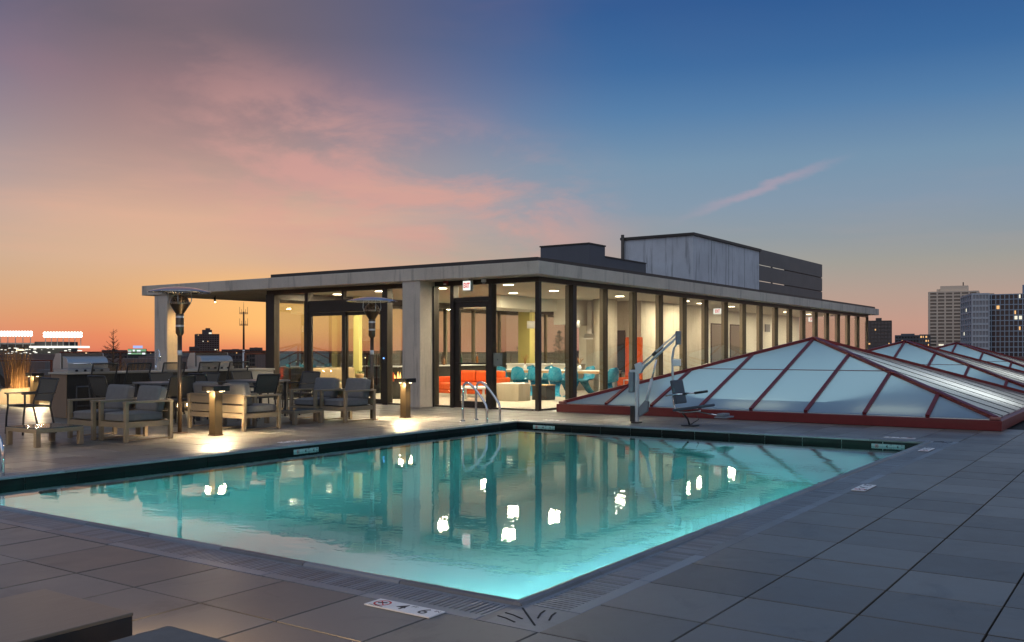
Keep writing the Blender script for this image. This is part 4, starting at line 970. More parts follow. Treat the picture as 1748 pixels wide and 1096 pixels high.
def make_grill():
    t_ = thing('gas_grill', '', 'grill')      # front faces -y, width along x
    MB().box(0, .80, 0, .46, 0, .06, .006).build('base', M_STEEL, t_)
    for x_ in (-.012, .80): MB().prism([(.20, .061), (.46, .061), (.44, .20), (.36, .335), (.22, .34), (.205, .30)], 'x', x_, x_+.012).build('side_panel', M_STEEL, t_)
    MB().prism([(.21, .062), (.45, .062), (.43, .20), (.35, .33), (.22, .335)], 'x', .001, .799).build('rear_housing', pbr('grill_brown_%d' % len(MATS), (.16, .13, .11), .4, .6), t_)
    prof = [(.02, .065), (.02, .17), (.05, .235), (.11, .27), (.195, .285), (.195, .065)]
    MB().prism(prof, 'x', .015, .785, bev=.004).build('hood', M_STEEL, t_)
    MB().tube([(.08, -.035, .15), (.72, -.035, .15)], .012, 8).cyl((.12, -.035, .15), (.12, .02, .15), .008).cyl((.68, -.035, .15), (.68, .02, .15), .008).build('handle', M_CHROME, t_)
    for k in range(4): MB().cyl((.16+.16*k, 0, .03), (.16+.16*k, -.03, .03), .02, seg=12).build('knob', M_BLACK, t_)
    return t_
g0 = make_grill(); gu_ = []
place(g0, gu_, (9.16, 15.82, .801), 0, 'stainless built in grill on the left end of the bar', 'built in grills')
place(g0, gu_, (11.98, 15.84, .801), 0, 'stainless built in grill on the bar below the distant tower', 'built in grills')
fa = thing('kitchen_faucet', 'tall coiled stainless faucet on the bar between the grills', 'faucet', (11.12, 16.1, .801))
MB().cyl((0, 0, 0), (0, 0, .10), .022).tube([(0, 0, .1), (0, 0, .33), (.0, -.03, .40), (0, -.08, .40), (0, -.11, .33)], .010, 8, sub=1).build('spout', M_CHROME, fa)
m_ = MB(); pts = []
for k in range(90):
    a_ = k*.62; z = .10 + .24*k/89; pts.append((.022*math.cos(a_), .022*math.sin(a_), z))
m_.tube(pts, .005, 5); m_.build('coil', M_CHROME, fa); MB().cyl((0, -.11, .33), (0, -.11, .18), .018, .024).build('spray_head', M_CHROME, fa); MB().tube([(0, 0, .2), (0, -.09, .2)], .006, 6).build('holder', M_CHROME, fa)
st = make_chair(.56, .96, 'bar_stool', 'bar stool', M_MESH, False); stu = []; ordn = ('first', 'second', 'third', 'fourth', 'fifth')
for k, x in enumerate((9.36, 10.02, 10.74, 11.52, 12.22)): place(st, stu, (x, 15.28, 0), R(-90), 'mesh backed bar stool, %s from the left along the bar' % ordn[k], 'mesh backed bar stools')

# ================================================================== PLANTING AND RAILING
def planter(x0, x1, y0, y1, h, label):
    t_ = thing('planter_box', label, 'planter', (x0, y0, 0))
    a, b = x1-x0, y1-y0
    MB().box(0, a, 0, .06, 0, h, .005).box(0, a, b-.06, b, 0, h, .005).box(0, .06, .06, b-.06, 0, h, .005).box(a-.06, a, .06, b-.06, 0, h, .005).build('box_wall', M_TAN if False else pbr('planter_clad_%d' % len(MATS), (.22, .17, .11), .6), t_)
    MB().box(.06, a-.06, .06, b-.06, .02, h-.04).build('soil', M_SOIL, t_)
planter(6.0, 13.2, 20.9, 21.6, .34, 'long low planter with dry grasses along the left roof edge')
planter(25.5, 31.5, 18.5, 19.2, .45, 'low planter with small conifers behind the pavilion')
def grass_clump(x, y, z, h, n, label, spread=.22):
    r_ = random.Random(int(x*100+y*10)); m_ = MB()
    for k in range(n):
        a_ = r_.uniform(0, 2*math.pi); rr = spread*math.sqrt(r_.random())*.6; bx_, by_ = rr*math.cos(a_), rr*math.sin(a_)
        hh = h*r_.uniform(.45, 1.0); lean = r_.uniform(.02, .30)*hh; a2 = a_ + r_.uniform(-.8, .8); wd = r_.uniform(.003, .007)
        px_, py_ = -math.sin(a2)*wd, math.cos(a2)*wd
        rows = []
        for q in range(4):
            s_ = q/3; cx_, cy_ = bx_ + math.cos(a2)*lean*s_*s_, by_ + math.sin(a2)*lean*s_*s_; ww = 1 - .75*s_ if q < 3 else .12
            if q == 2: ww = 1.1
            rows.append([(cx_-px_*ww, cy_-py_*ww, hh*s_), (cx_+px_*ww, cy_+py_*ww, hh*s_)])
        m_.grid(rows, smooth=False)
    t_ = thing('ornamental_grass', label, 'grass clump', (x, y, z), 0, 'dry ornamental grasses'); m_.build('blades', M_GRASS, t_, fix=False)
    MB().lathe([(0, .03), (.05, .015), (.07, 0)], 8).build('root_crown', M_TWIG, t_)
gl_ = ('leftmost tall dry grass clump in the planter', 'second dry grass clump from the left in the planter', 'third dry grass clump from the left', 'fourth dry grass clump, left of the far bollard', 'fifth dry grass clump, behind the far bollard',
       'sixth dry grass clump, left of the first grill', 'dry grass clump half hidden by the first grill', 'orange grass clump left of the bare shrub', 'orange grass clump at the foot of the bare shrub', 'orange grass clump right of the bare shrub', 'last orange grass clump before the canopy column')
gx_ = (6.5, 7.4, 8.2, 9.0, 9.75, 10.5, 11.2, 12.6, 12.95, 13.3, 13.7); 
for k, (x, l) in enumerate(zip(gx_, gl_)):
    if k < 7: grass_clump(x + rng.uniform(-.1, .1), 21.25 + rng.uniform(-.1, .1), .30, rng.uniform(.85, 1.1), 230, l, .42)
    else: grass_clump(11.1 + (k-8)*.26, 17.5 + rng.uniform(-.15, .1), .30, rng.uniform(.55, .75), 150, l, .28)
planter(10.55, 12.1, 17.2, 17.85, .34, 'small planter with orange grasses behind the bar')
def shrub(x, y, z, h, label, mat, dense, group, name='bare_shrub', cat='shrub', rad=.26, seed=3):
    r_ = random.Random(seed); t_ = thing(name, label, cat, (x, y, z), 0, group)
    MB().cyl((0, 0, 0), (0, 0, h*.98), .018*h+.004, .003, 8).build('trunk', M_TWIG, t_)
    m_ = MB(); m2 = MB()
    for k in range(dense):
        f = r_.uniform(.12, .97); a_ = r_.uniform(0, 2*math.pi); ln2 = rad*(1.05-f)*r_.uniform(.6, 1.15) + .03; up = ln2*r_.uniform(.35, .9)
        p0 = Vector((0, 0, h*f)); p1 = p0 + Vector((math.cos(a_)*ln2, math.sin(a_)*ln2, up))
        m_.cyl(p0, p1, .004*h+.001, .0012, 4)
        if mat is not None:
            for q in range(9):
                s_ = r_.uniform(.25, 1.0); c = p0.lerp(p1, s_); d = Vector((r_.uniform(-1, 1), r_.uniform(-1, 1), r_.uniform(-.2, .9))).normalized()*r_.uniform(.03, .06)*h
                sd = d.orthogonal().normalized()*.010*h; m2.poly([c, c+d*.5+sd, c+d, c+d*.5-sd])
        else:
            for q in range(2):
                s_ = r_.uniform(.3, .8); c = p0.lerp(p1, s_); d = Vector((math.cos(a_+r_.uniform(-1, 1)), math.sin(a_+r_.uniform(-1, 1)), r_.uniform(.5, 1.2)))*ln2*.35
                m_.cyl(c, c+d, .002*h+.0008, .0008, 3)
    m_.build('branches', M_TWIG, t_, fix=False)
    if mat is not None: m2.build('crown', mat, t_, fix=False)
    else: m2.bm.free()
shrub(11.1, 17.5, .30, 1.35, 'bare pointed shrub rising behind the left grill', None, 60, 'bare shrubs', rad=.42, seed=5)
shrub(10.2, 21.2, .30, 1.05, 'small bare shrub above the left grill hood', None, 30, 'bare shrubs', rad=.36, seed=9)
shrub(28.3, 18.85, .42, 1.55, 'dark conifer seen through the lounge left of the corner post', M_NEEDLE, 90, 'small conifers', 'small_conifer', 'conifer', .55, 11)
shrub(30.4, 18.85, .42, 1.5, 'dark conifer seen through the first corner pane', M_NEEDLE, 90, 'small conifers', 'small_conifer', 'conifer', .5, 12)
shrub(26.2, 18.85, .42, 1.2, 'smaller dark conifer behind the yellow wall', M_NEEDLE, 70, 'small conifers', 'small_conifer', 'conifer', .45, 13)
# railing: red brown posts, top rail and wire mesh
def railing(x0, x1, y, h, label, gap=1.5):
    t_ = thing('roof_railing', label, 'railing', (x0, y, 0)); L = x1-x0; n = max(1, round(L/gap))
    for k in range(n+1): MB().box(L*k/n-.02, L*k/n+.02, -.02, .02, 0, h-.02).build('post', M_RAIL, t_)
    MB().box(-.02, L+.02, -.028, .028, h-.02, h+.015, .004).build('top_rail', M_RAIL, t_)
    m_ = MB()
    for k in range(int(L/.10)): m_.box(.1*k-.0015, .1*k+.0015, -.003, .0, .06, h-.03)
    for k in range(int((h-.1)/.10)): m_.box(0, L, .0005, .0035, .08+.1*k, .083+.1*k)
    tag(m_.build('wire_mesh', M_CHAR, t_), kind='stuff')
railing(12.5, 25.2, 21.9, 1.14, 'red brown mesh railing between the canopy column and the pavilion')
railing(3.0, 12.3, 21.95, .95, 'mesh railing behind the tall grasses at the left roof edge')
railing(16.0, 40.0, 19.4, 1.10, 'mesh railing seen through the pavilion behind the conifers')

# canopy spotlight
cs = thing('canopy_spotlight', 'small bullet spotlight under the canopy by the column', 'spotlight', (16.0, 20.6, SL0))
MB().cyl((0, 0, 0), (0, 0, -.06), .012).build('stem', M_CHAR, cs); MB().cyl((0, .02, -.06), (-.03, -.04, -.17), .026, .03).build('head', M_CHAR, cs)
light('canopy_lamp', 'SPOT', (-.05, -.07, -.20), cs, 210, (1, .62, .22), .03, (-.85, .55, -1.6), 95, .8)
MB().cyl((-.031, -.042, -.171), (-.033, -.046, -.175), .022).build('lens', M_LAMPSOFT, cs)

# ================================================================== SIGNS AND FITTINGS ON THE PAVILION
def exit_sign(loc, rz, label, sz=.215, h=.215):
    t_ = thing('exit_sign', label, 'exit sign', loc, rz, 'exit signs')        # face towards local -x
    MB().box(-.03, .045, -sz/2, sz/2, -h/2, h/2, .008).build('case', pbr('sign_case_%d' % len(MATS), (.5, .5, .48), .4), t_)
    MB().box(-.034, -.031, -sz/2+.015, sz/2-.015, -h/2+.015, h/2-.015).build('face', M_EXITFACE, t_)
    MB().cyl((.0, 0, h/2), (.0, 0, h/2+.04), .02).build('canopy_mount', M_WHITEPL, t_)
    lettering('EXIT', .105, M_REDTXT, t_, (-.0365, 0, 0), (R(90), 0, R(-90)), bold=.0035, depth=.001).scale = (.72, 1.3, 1)
    return t_
exit_sign((15.22, 11.62, 2.50), 0, 'lit EXIT sign hanging above the glass door')
exit_sign((28.3, 11.62, 2.42), R(0), 'EXIT sign hanging in the corridor above the first grey door', .30, .2)
exit_sign((38.0, 11.6, 2.42), R(0), 'small EXIT sign at the far end of the corridor', .30, .2)
dm = thing('security_camera', 'white dome camera under the roof right of the exit sign', 'camera', (15.2, 11.2, SL0))
MB().lathe([(0, -.002), (.05, -.002), (.05, -.07), (.0, -.07)], 18).build('housing', M_WHITEPL, dm); MB().lathe([(.036, -.071), (.034, -.09), (.02, -.11), (0, -.115)], 16).build('dome', M_GREYPL, dm)
al = thing('alarm_strobe', 'small red alarm strobe under the roof left of the exit sign', 'alarm', (15.3, 12.25, SL0-.06)); MB().box(-.03, .03, -.05, .05, -.03, .06, .008).build('housing', M_RED, al); MB().box(-.036, -.031, -.03, .03, -.02, .0).build('lens', M_WHITEPL, al)
plt = thing('door_control_plate', 'grey plate with corner screws on the glass right of the door', 'control plate', (GU-.012, 10.99, 1.0))
MB().box(-.02, -.001, -.105, .105, -.135, .135, .004).build('plate', pbr('sage_grey_plate', (.20, .23, .20), .5), plt)
for (y, z) in ((-.085, -.115), (.085, -.115), (-.085, .115), (.085, .115), (0, 0)): MB().cyl((-.02, y, z), (-.025, y, z), .011, seg=10).build('screw', M_BLACK, plt)

# ================================================================== LOUNGE INTERIOR
sofa = thing('orange_sofa', 'orange sofa behind the glass exit door', 'sofa', (19.05, 14.42, .006))
for y in (-.95, .0): MB().box(-.36, .28, y+.012, y+.938, .17, .36, .04).build('seat_cushion', M_ORANGE, sofa); MB().box(.16, .38, y+.012, y+.938, .37, .66, .05).build('back_cushion', M_ORANGE, sofa)
for y in (-1.09, .955): MB().box(-.36, .38, y, y+.135, .10, .50, .03).build('arm', M_ORANGE, sofa)
MB().box(-.34, .38, -.95, .95, .09, .165, .01).build('base', M_ORANGE, sofa)
for (x, y) in ((-.3, -1.0), (-.3, 1.0), (.32, -1.0), (.32, 1.0)): MB().cyl((x, y, 0), (x, y, .1), .02).build('leg', M_BLACK, sofa)
sofa.scale = (1, .86, 1)
pf = thing('orange_pouf', 'low orange seat left of the sofa behind the narrow pane', 'seat', (18.3, 15.55, .006)); MB().box(-.32, .32, -.3, .3, .08, .34, .05).build('seat_cushion', M_ORANGE, pf); MB().box(.18, .34, -.3, .3, .35, .60, .05).build('back_cushion', M_ORANGE, pf); MB().box(-.28, .28, -.26, .26, 0, .08).build('base', M_BLACK, pf)
ct_ = thing('white_coffee_table', 'white low table in front of the orange sofa', 'coffee table', (17.75, 13.35, .006))
MB().box(-.3, .3, -.5, .5, .28, .33, .008).build('table_top', M_WHITEPL, ct_)
for (x, y) in ((-.27, -.47), (-.27, .43), (.23, -.47), (.23, .43)): MB().box(x, x+.04, y, y+.04, 0, .28).build('leg', M_WHITEPL, ct_)
cb = thing('wood_block_table', 'pale wood block table beside the sofa', 'side table', (18.2, 12.55, .006)); MB().box(-.25, .25, -.32, .32, 0, .40, .01).build('block', pbr('whitewashed_oak', (.56, .47, .34), .55, 0, .2, 5, stretch=(1, 1, .2)), cb); MB().box(-.251, .251, -.322, .322, .401, .412).build('table_top', M_WHITEPL, cb)
db = thing('dark_cube_table', 'dark cube side table under the blue chairs', 'side table', (18.9, 12.15, .006)); MB().box(-.2, .2, -.2, .2, 0, .34, .008).build('cube', M_CHAR, db); MB().box(-.21, .21, -.21, .21, .341, .36).build('table_top', M_WOOD, db)
tb = thing('communal_table', 'long wood edged communal table with blue chairs', 'table', (21.35, 13.35, .006))
MB().box(-.42, .42, -1.75, 1.75, .58, .64, .006).build('table_top', M_WOOD, tb); MB().box(-.43, .43, -1.76, 1.76, .641, .652, .003).build('laminate', M_WHITEPL, tb)
for y in (-1.6, 1.52): MB().box(-.34, .34, y, y+.08, 0, .579).build('panel_leg', M_WHITEPL, tb)
def make_scoop_chair():        # cantilevered one piece chair, faces local +x
    t_ = thing('scoop_chair', '', 'chair')
    prof = [(-.26, .76, .12), (-.245, .73, .17), (-.215, .60, .215), (-.185, .50, .225), (-.15, .42, .225), (-.06, .375, .225), (.08, .37, .225), (.18, .39, .22), (.215, .37, .20), (.20, .31, .17), (.14, .22, .14), (.05, .12, .135), (-.06, .045, .16), (-.17, .012, .20), (-.26, .004, .23)]
    rows = []
    for i, (x, z, hw) in enumerate(prof):
        row = []; hw *= .84
        for q in range(9):
            s_ = (q-4)/4; y = hw*s_
            if i < 5: cx_, cz = .10*s_*s_, 0
            elif i < 8: cx_, cz = 0, .045*abs(s_)**3
            else: cx_, cz = -.10*s_*s_*(1 if i > 9 else .4), 0
            row.append((x+cx_, y, z+cz - (.05*s_*s_ if i == 0 else 0)))
        rows.append(row)
    o = MB().grid(rows).build('shell', M_TEAL, t_, fix=False); md = o.modifiers.new('thickness', 'SOLIDIFY'); md.thickness = .014*S; md.offset = 0
    sb = o.modifiers.new('smooth', 'SUBSURF'); sb.levels = 1; sb.render_levels = 1
    return t_
sc0 = make_scoop_chair(); scu = []; GS = 'teal scoop chairs around the communal table'
for k, y in enumerate((14.62, 14.06, 13.52, 12.90, 12.40)): place(sc0, scu, (20.62, y, .006), R(24+rng.uniform(-5, 5)), 'teal scoop chair on the near side of the communal table, %s from the left' % ordn[k], GS)
for k, y in enumerate((14.75, 14.1, 13.45, 12.8)): place(sc0, scu, (22.1, y, .006), R(180+rng.uniform(-6, 6)), 'teal scoop chair on the far side of the communal table, %s from the left' % ordn[k], GS)
place(sc0, scu, (20.75, 11.35, .006), R(62), 'teal scoop chair at the right head of the communal table', GS)
wf = thing('white_frame_stool', 'white framed stool right of the blue chairs', 'stool', (21.1, 10.95, .006))
for (x, y) in ((-.15, -.15), (-.15, .13), (.13, -.15), (.13, .13)): MB().box(x, x+.02, y, y+.02, 0, .42).build('leg', M_WHITEPL, wf)
MB().box(-.155, .155, -.155, .155, .421, .445, .004).build('seat', M_WHITEPL, wf)
bo = thing('high_back_booth', 'tall orange high back booth seat against the core wall', 'booth', (23.85, 12.3, .006))
MB().box(-.06, .06, -.26, .26, .12, 1.55, .04).build('back_panel', M_ORANGE, bo); MB().box(-.55, -.062, -.25, .25, .12, .42, .04).build('seat', M_ORANGE, bo); MB().box(-.5, .04, -.23, .23, 0, .12).build('plinth', M_BLACK, bo)
tv = thing('wall_screen', 'tall black screen beside the orange booth', 'screen', (24.06, 12.82, .006)); MB().box(-.05, -.002, -.13, .13, .55, 1.75, .008).build('panel', M_BLACK, tv); MB().box(-.06, -.03, -.03, .03, 0, .55).build('stand', M_BLACK, tv)
hd = thing('range_hood', 'stainless chimney hood in the lounge kitchen', 'range hood', (23.35, 13.42, 1.5)); MB().box(-.07, .07, -.07, .07, .16, 1.09).build('chimney', M_STEEL, hd)
m_ = MB(); m_.prism([(-.15, 0), (.15, 0), (.15, .03), (.07, .16), (-.07, .16), (-.15, .03)], 'y', -.15, .15); m_.build('canopy', M_STEEL, hd)
kc = thing('kitchen_counter', 'white topped kitchen counter at the back of the lounge', 'counter', (23.9, 14.9, .006)); MB().box(-.3, .3, -.8, 1.6, 0, .74).build('cabinet', M_WHITEIN, kc); MB().box(-.33, .33, -.83, 1.63, .741, .775, .004).build('worktop', M_WHITEPL, kc)
bk = thing('back_bar', 'dark cabinet with pale worktop along the back windows', 'cabinet', (21.5, 17.2, .006)); MB().box(-2.4, 2.2, -.25, .25, 0, .72).build('cabinet', M_BARFRONT, bk); MB().box(-2.42, 2.22, -.28, .28, .721, .75, .004).build('worktop', M_WHITEPL, bk)
ts = thing('tan_sofa', 'tan sofa inside behind the left sliding door', 'sofa', (17.05, 17.15, .006)); MB().box(-.75, .75, -.35, .25, .12, .38, .05).build('seat_cushion', M_TAN, ts); MB().box(-.75, .75, .1, .36, .39, .74, .06).build('back_cushion', M_TAN, ts); MB().box(-.7, .7, -.3, .3, 0, .118).build('base', M_BLACK, ts)
pp = thing('potted_succulent', 'small potted plant behind the left sliding door', 'potted plant', (16.6, 15.95, .52)); MB().lathe([(0, 0), (.09, .0), (.11, .10), (.10, .10), (0, .09)], 16).build('pot', M_WOOD, pp)
m_ = MB(); r_ = random.Random(4)
for k in range(60):
    a_ = r_.uniform(0, 6.28); e_ = r_.uniform(.2, 1.4); d = Vector((math.cos(a_)*math.cos(e_), math.sin(a_)*math.cos(e_), math.sin(e_)))*r_.uniform(.07, .15); sd = d.orthogonal().normalized()*.018
    m_.poly([Vector((0, 0, .10)), Vector((0, 0, .10))+d*.5+sd, Vector((0, 0, .10))+d, Vector((0, 0, .10))+d*.5-sd])
m_.build('leaves', pbr('succulent_leaf', (.24, .28, .12), .6), pp, fix=False)
ps = thing('plant_stand', 'slim side table holding the potted plant', 'side table', (16.6, 15.95, .006)); MB().cyl((0, 0, .49), (0, 0, .513), .18, seg=24).build('table_top', M_WHITEPL, ps); MB().cyl((0, 0, .015), (0, 0, .49), .02).build('stem', M_CHAR, ps); MB().cyl((0, 0, 0), (0, 0, .015), .13, seg=20).build('foot', M_CHAR, ps)
fp = thing('fire_bowl', 'fire bowl with a small flame behind the right sliding door', 'fire bowl', (17.3, 15.35, .006)); MB().lathe([(0, .0), (.18, .0), (.16, .35), (.24, .50), (.21, .50), (.12, .42), (0, .42)], 20).build('bowl', M_CHAR, fp)
m_ = MB(); r_ = random.Random(2)
for k in range(9):
    x, y = r_.uniform(-.12, .12), r_.uniform(-.12, .12); hh = r_.uniform(.10, .30); m_.lathe([(.0, .43), (.022, .46), (.018, .43+hh*.5), (.0, .43+hh)], 7, (x, y, 0))
m_.build('flame', M_FLAME, fp)
bf = thing('card_reader', 'small card reader with a blue light beside the sliding doors', 'card reader', (GU-.09, 13.99, .92)); MB().box(-.02, .0, -.03, .03, 0, .14, .004).build('case', M_BLACK, bf); MB().box(-.023, -.0205, -.018, .018, .08, .11).build('indicator', M_BLUELED, bf)
oc = thing('orange_control_box', 'orange box mounted low beside the sliding doors', 'control box', (GU+.16, 14.02, .50)); MB().box(-.03, .03, -.07, .05, 0, .20, .006).build('case', M_ORANGE, oc); MB().box(-.034, -.0305, -.03, .02, .06, .15).build('button', M_BLACK, oc)

gb = pbr('green_bottle_glass', (.03, .10, .05), .1, 0, .1, 5, spec=.8); ab = pbr('amber_bottle_glass', (.20, .08, .02), .1, 0, .1, 5, spec=.8)
bl_ = ('leftmost', 'second', 'third', 'fourth', 'fifth', 'sixth')
for k, x in enumerate((19.6, 20.0, 20.5, 21.3, 22.1, 22.9)):
    hh = .24 + .05*((k*7) % 3); t_ = thing('bottle', '%s bottle on the pale worktop along the back windows' % bl_[k], 'bottle', (x, 17.12, .757), 0, 'bottles on the back bar')
    MB().lathe([(0, 0), (.038, 0), (.04, .01), (.04, hh*.62), (.014, hh*.78), (.014, hh)], 12).build('body', (gb, ab)[k % 2], t_); MB().cyl((0, 0, hh), (0, 0, hh+.02), .015, seg=10).build('cap', M_BLACK, t_)
for k, (x, y, h_) in enumerate(((21.3, 14.3, .30), (21.35, 12.6, .24))):
    t_ = thing('flower_vase', 'white vase with dry stems on the communal table, %s end' % ('left', 'right')[k], 'vase', (x, y, .659), 0, 'vases on the communal table')
    MB().lathe([(0, 0), (.04, 0), (.06, .05), (.05, .10), (.022, .13), (.026, .15)], 16).build('vase', M_WHITEPL, t_)
    m_ = MB(); r_ = random.Random(k+30)
    for q in range(16):
        a_ = r_.uniform(0, 6.28); e_ = r_.uniform(.05, .14); m_.tube([(0, 0, .10), (math.cos(a_)*e_*.4, math.sin(a_)*e_*.4, .10+h_*.6), (math.cos(a_)*e_, math.sin(a_)*e_, .10+h_*r_.uniform(.8, 1.1))], .003, 4)
    m_.build('stems', M_GRASS, t_, fix=False)
for k, (x, y) in enumerate(((21.3, 14.1), (21.3, 12.7))):
    t_ = thing('pendant_lamp', 'white drum pendant above the communal table, %s one' % ('left', 'right')[k], 'pendant lamp', (x, y, SL0-.032 if k else 2.279), 0, 'pendant lamps')
    L_ = .62 if k else .30
    MB().cyl((0, 0, 0), (0, 0, -L_), .006, seg=6).build('cord', M_BLACK, t_); MB().lathe([(.05, -L_), (.11, -L_), (.11, -L_-.20), (.10, -L_-.20), (.10, -L_-.01), (.05, -L_-.01)], 20, closed=True).build('shade', M_WHITEPL, t_)
    MB().lathe([(0, -L_-.05), (.03, -L_-.07), (.035, -L_-.10), (.02, -L_-.13), (0, -L_-.135)], 12).build('bulb', M_LAMPSOFT, t_)
# ================================================================== CITY
def far(name, label, cat, x, dep, group=None, turn=0.0):
    p = at(x, dep); t_ = thing(name, label, cat, (p[0], p[1], GZ), A - R(90) + turn, group); return t_
def zy(y, dep): return EYE + (PHY - y)*dep/FPX - GZ
def grid_tower(x0, x1, ytop, dep, depth, floors, bays, label, wallc, winc, turn=0.0, lit=.05, name='apartment_tower', group='distant towers', proud=.35, side_bays=5, fscale=.62):
    xc = (x0+x1)/2; t_ = far(name, label, 'tower', xc, dep, group, turn - math.atan((xc-PCX)/FPX)); Wd = (x1-x0)/FPX*dep; H_ = zy(ytop, dep)
    wm = pbr('tower_wall_%d' % len(MATS), wallc, .8, 0, .12, .02); gm = pbr('tower_glass_%d' % len(MATS), winc, .15, .0, .25, .08, spec=.8)
    MB().box(-Wd/2, Wd/2, 0, depth, 0, H_).build('core', gm, t_)
    fh = H_/floors; m_ = MB(); m2 = MB(); m3 = MB()
    for k in range(floors+1):
        z = min(k*fh, H_-.2); m_.box(-Wd/2-proud, Wd/2+proud, -proud, depth+proud, z, z + fh*(1-fscale))
    bw = Wd/bays; sbw = depth/side_bays
    for k in range(bays+1): m_.box(-Wd/2+bw*k-bw*.10, -Wd/2+bw*k+bw*.10, -proud-.05, -.02, 0, H_)
    for k in range(side_bays+1):
        for sx in (-1, 1): m_.box(sx*(Wd/2+.02), sx*(Wd/2+proud+.05), sbw*k-sbw*.1, sbw*k+sbw*.1, 0, H_)
    r_ = random.Random(int(x0*7+dep))
    for k in range(floors):
        for b in range(bays):
            if r_.random() < lit:
                (m2 if r_.random() < .6 else m3).box(-Wd/2+bw*b+bw*.18, -Wd/2+bw*b+bw*(.5 if r_.random() < .5 else .82), -.10, -.04, k*fh+fh*(1-fscale)+.1*fh, (k+1)*fh-.08*fh)
        for b in range(side_bays):
            for sx in (-1, 1):
                if r_.random() < lit: m3.box(sx*(Wd/2+.04), sx*(Wd/2+.1), sbw*b+sbw*.2, sbw*b+sbw*.8, k*fh+fh*(1-fscale)+.1*fh, (k+1)*fh-.08*fh)
    tag(m_.build('floor_bands_and_piers', wm, t_), kind='stuff')
    for mm, mat in ((m2, M_WIN_OR), (m3, M_WIN_WH)):
        if len(mm.bm.verts): tag(mm.build('lit_windows', mat, t_), kind='stuff')
        else: mm.bm.free()
    return t_, Wd, H_, wm
# right hand group
t1, W1, H1, m1 = grid_tower(1590, 1664, 499, 720, 26, 24, 6, 'tall beige balcony tower right of the skylight peaks', (.80, .64, .48), (.26, .23, .19), R(-3), .06, proud=.9)
MB().box(-W1*.28, W1*.30, 4, 18, H1, H1+5.2).box(-W1*.36, -W1*.22, 6, 14, H1, H1+3).build('roof_plant', m1, t1); MB().cyl((W1*.2, 8, H1+5), (W1*.2, 8, H1+8), .4).build('antenna', M_CHAR, t1)
t1b, W1b, H1b, m1b = grid_tower(1655, 1692, 503, 735, 26, 24, 4, 'wing of the balcony tower with warm lit bays beside the dark office block', (.58, .44, .33), (.28, .19, .12), R(-3), .16, proud=.9)
t2, W2, H2, m2_ = grid_tower(1684, 1800, 502, 610, 40, 16, 17, 'dark gridded office block at the right picture edge', (.36, .43, .50), (.03, .03, .04), R(-2), .03, name='office_block', group='distant office blocks', proud=.6, fscale=.84)
MB().box(W2*.02, W2*.6, 6, 30, H2, H2+6.3).build('roof_plant', pbr('blue_plant_room', (.20, .27, .36), .6), t2)
t2b, W2b, H2b, m2b = grid_tower(1661, 1686, 503, 606, 40, 14, 5, 'pale glazed end of the office block beside the balcony tower', (.50, .52, .54), (.24, .27, .3), R(10), .02, name='office_block', group='distant office blocks', proud=.5, fscale=.7)
t3, W3, H3, m3_ = grid_tower(1482, 1520, 549, 640, 22, 16, 7, 'dark brown apartment tower just right of the pavilion roof end', (.10, .085, .075), (.10, .105, .11), R(4), .10)
MB().box(-W3*.1, W3*.12, 4, 12, H3, H3+2.6).build('roof_plant', m3_, t3)
t4, W4, H4, m4_ = grid_tower(1530, 1572, 574, 780, 20, 10, 9, 'low grey block between the right hand towers', (.15, .16, .18), (.05, .055, .06), R(-3), .04)
MB().box(-W4*.3, W4*.2, 4, 12, H4, H4+2.2).build('roof_plant', m4_, t4)
t5, W5, H5, m5_ = grid_tower(1571, 1587, 573, 700, 12, 10, 4, 'small block with bright lit windows left of the balcony tower', (.16, .16, .17), (.08, .08, .08), 0, .45)
# left hand group
t6, W6, H6, m6_ = grid_tower(338, 373, 571, 900, 24, 17, 9, 'dark tower with lit windows standing against the orange sky', (.085, .062, .06), (.03, .026, .03), R(6), .14)
MB().box(-W6*.22, W6*.2, 4, 14, H6, H6+4.6).box(-W6*.08, W6*.12, 5, 10, H6+4.6, H6+6.2).build('roof_plant', m6_, t6); MB().box(W6*.05, W6*.18, 3.6, 3.9, H6+.5, H6+2).build('roof_light', M_WIN_WH, t6)
for (x0, x1, yt, dep, l) in ((324, 340, 592, 800, 'low block left of the dark tower'), (380, 424, 597, 600, 'long low building left of the antenna mast'), (427, 447, 594, 640, 'domed low building right of the antenna mast'), (446, 470, 599, 560, 'low building beside the pavilion corner on the skyline'),
                             (176, 215, 598, 620, 'low dark rooftop left of the lit sign'), (236, 262, 600, 660, 'low dark rooftop right of the lit sign'), (1500, 1600, 592, 900, 'low dark rooftop line in the gap on the right')):
    t_, w_, h_, m__ = grid_tower(x0, x1, yt+2, dep, 14, 6, 8, l, (.075, .06, .06), (.03, .03, .035), 0, .05, 'low_building', 'low buildings on the skyline', .3)
    MB().prism([(-w_*.2, h_), (w_*.2, h_), (w_*.12, h_+1.2), (-w_*.12, h_+1.2)], 'y', 3, 9).build('roof_plant', m__, t_)
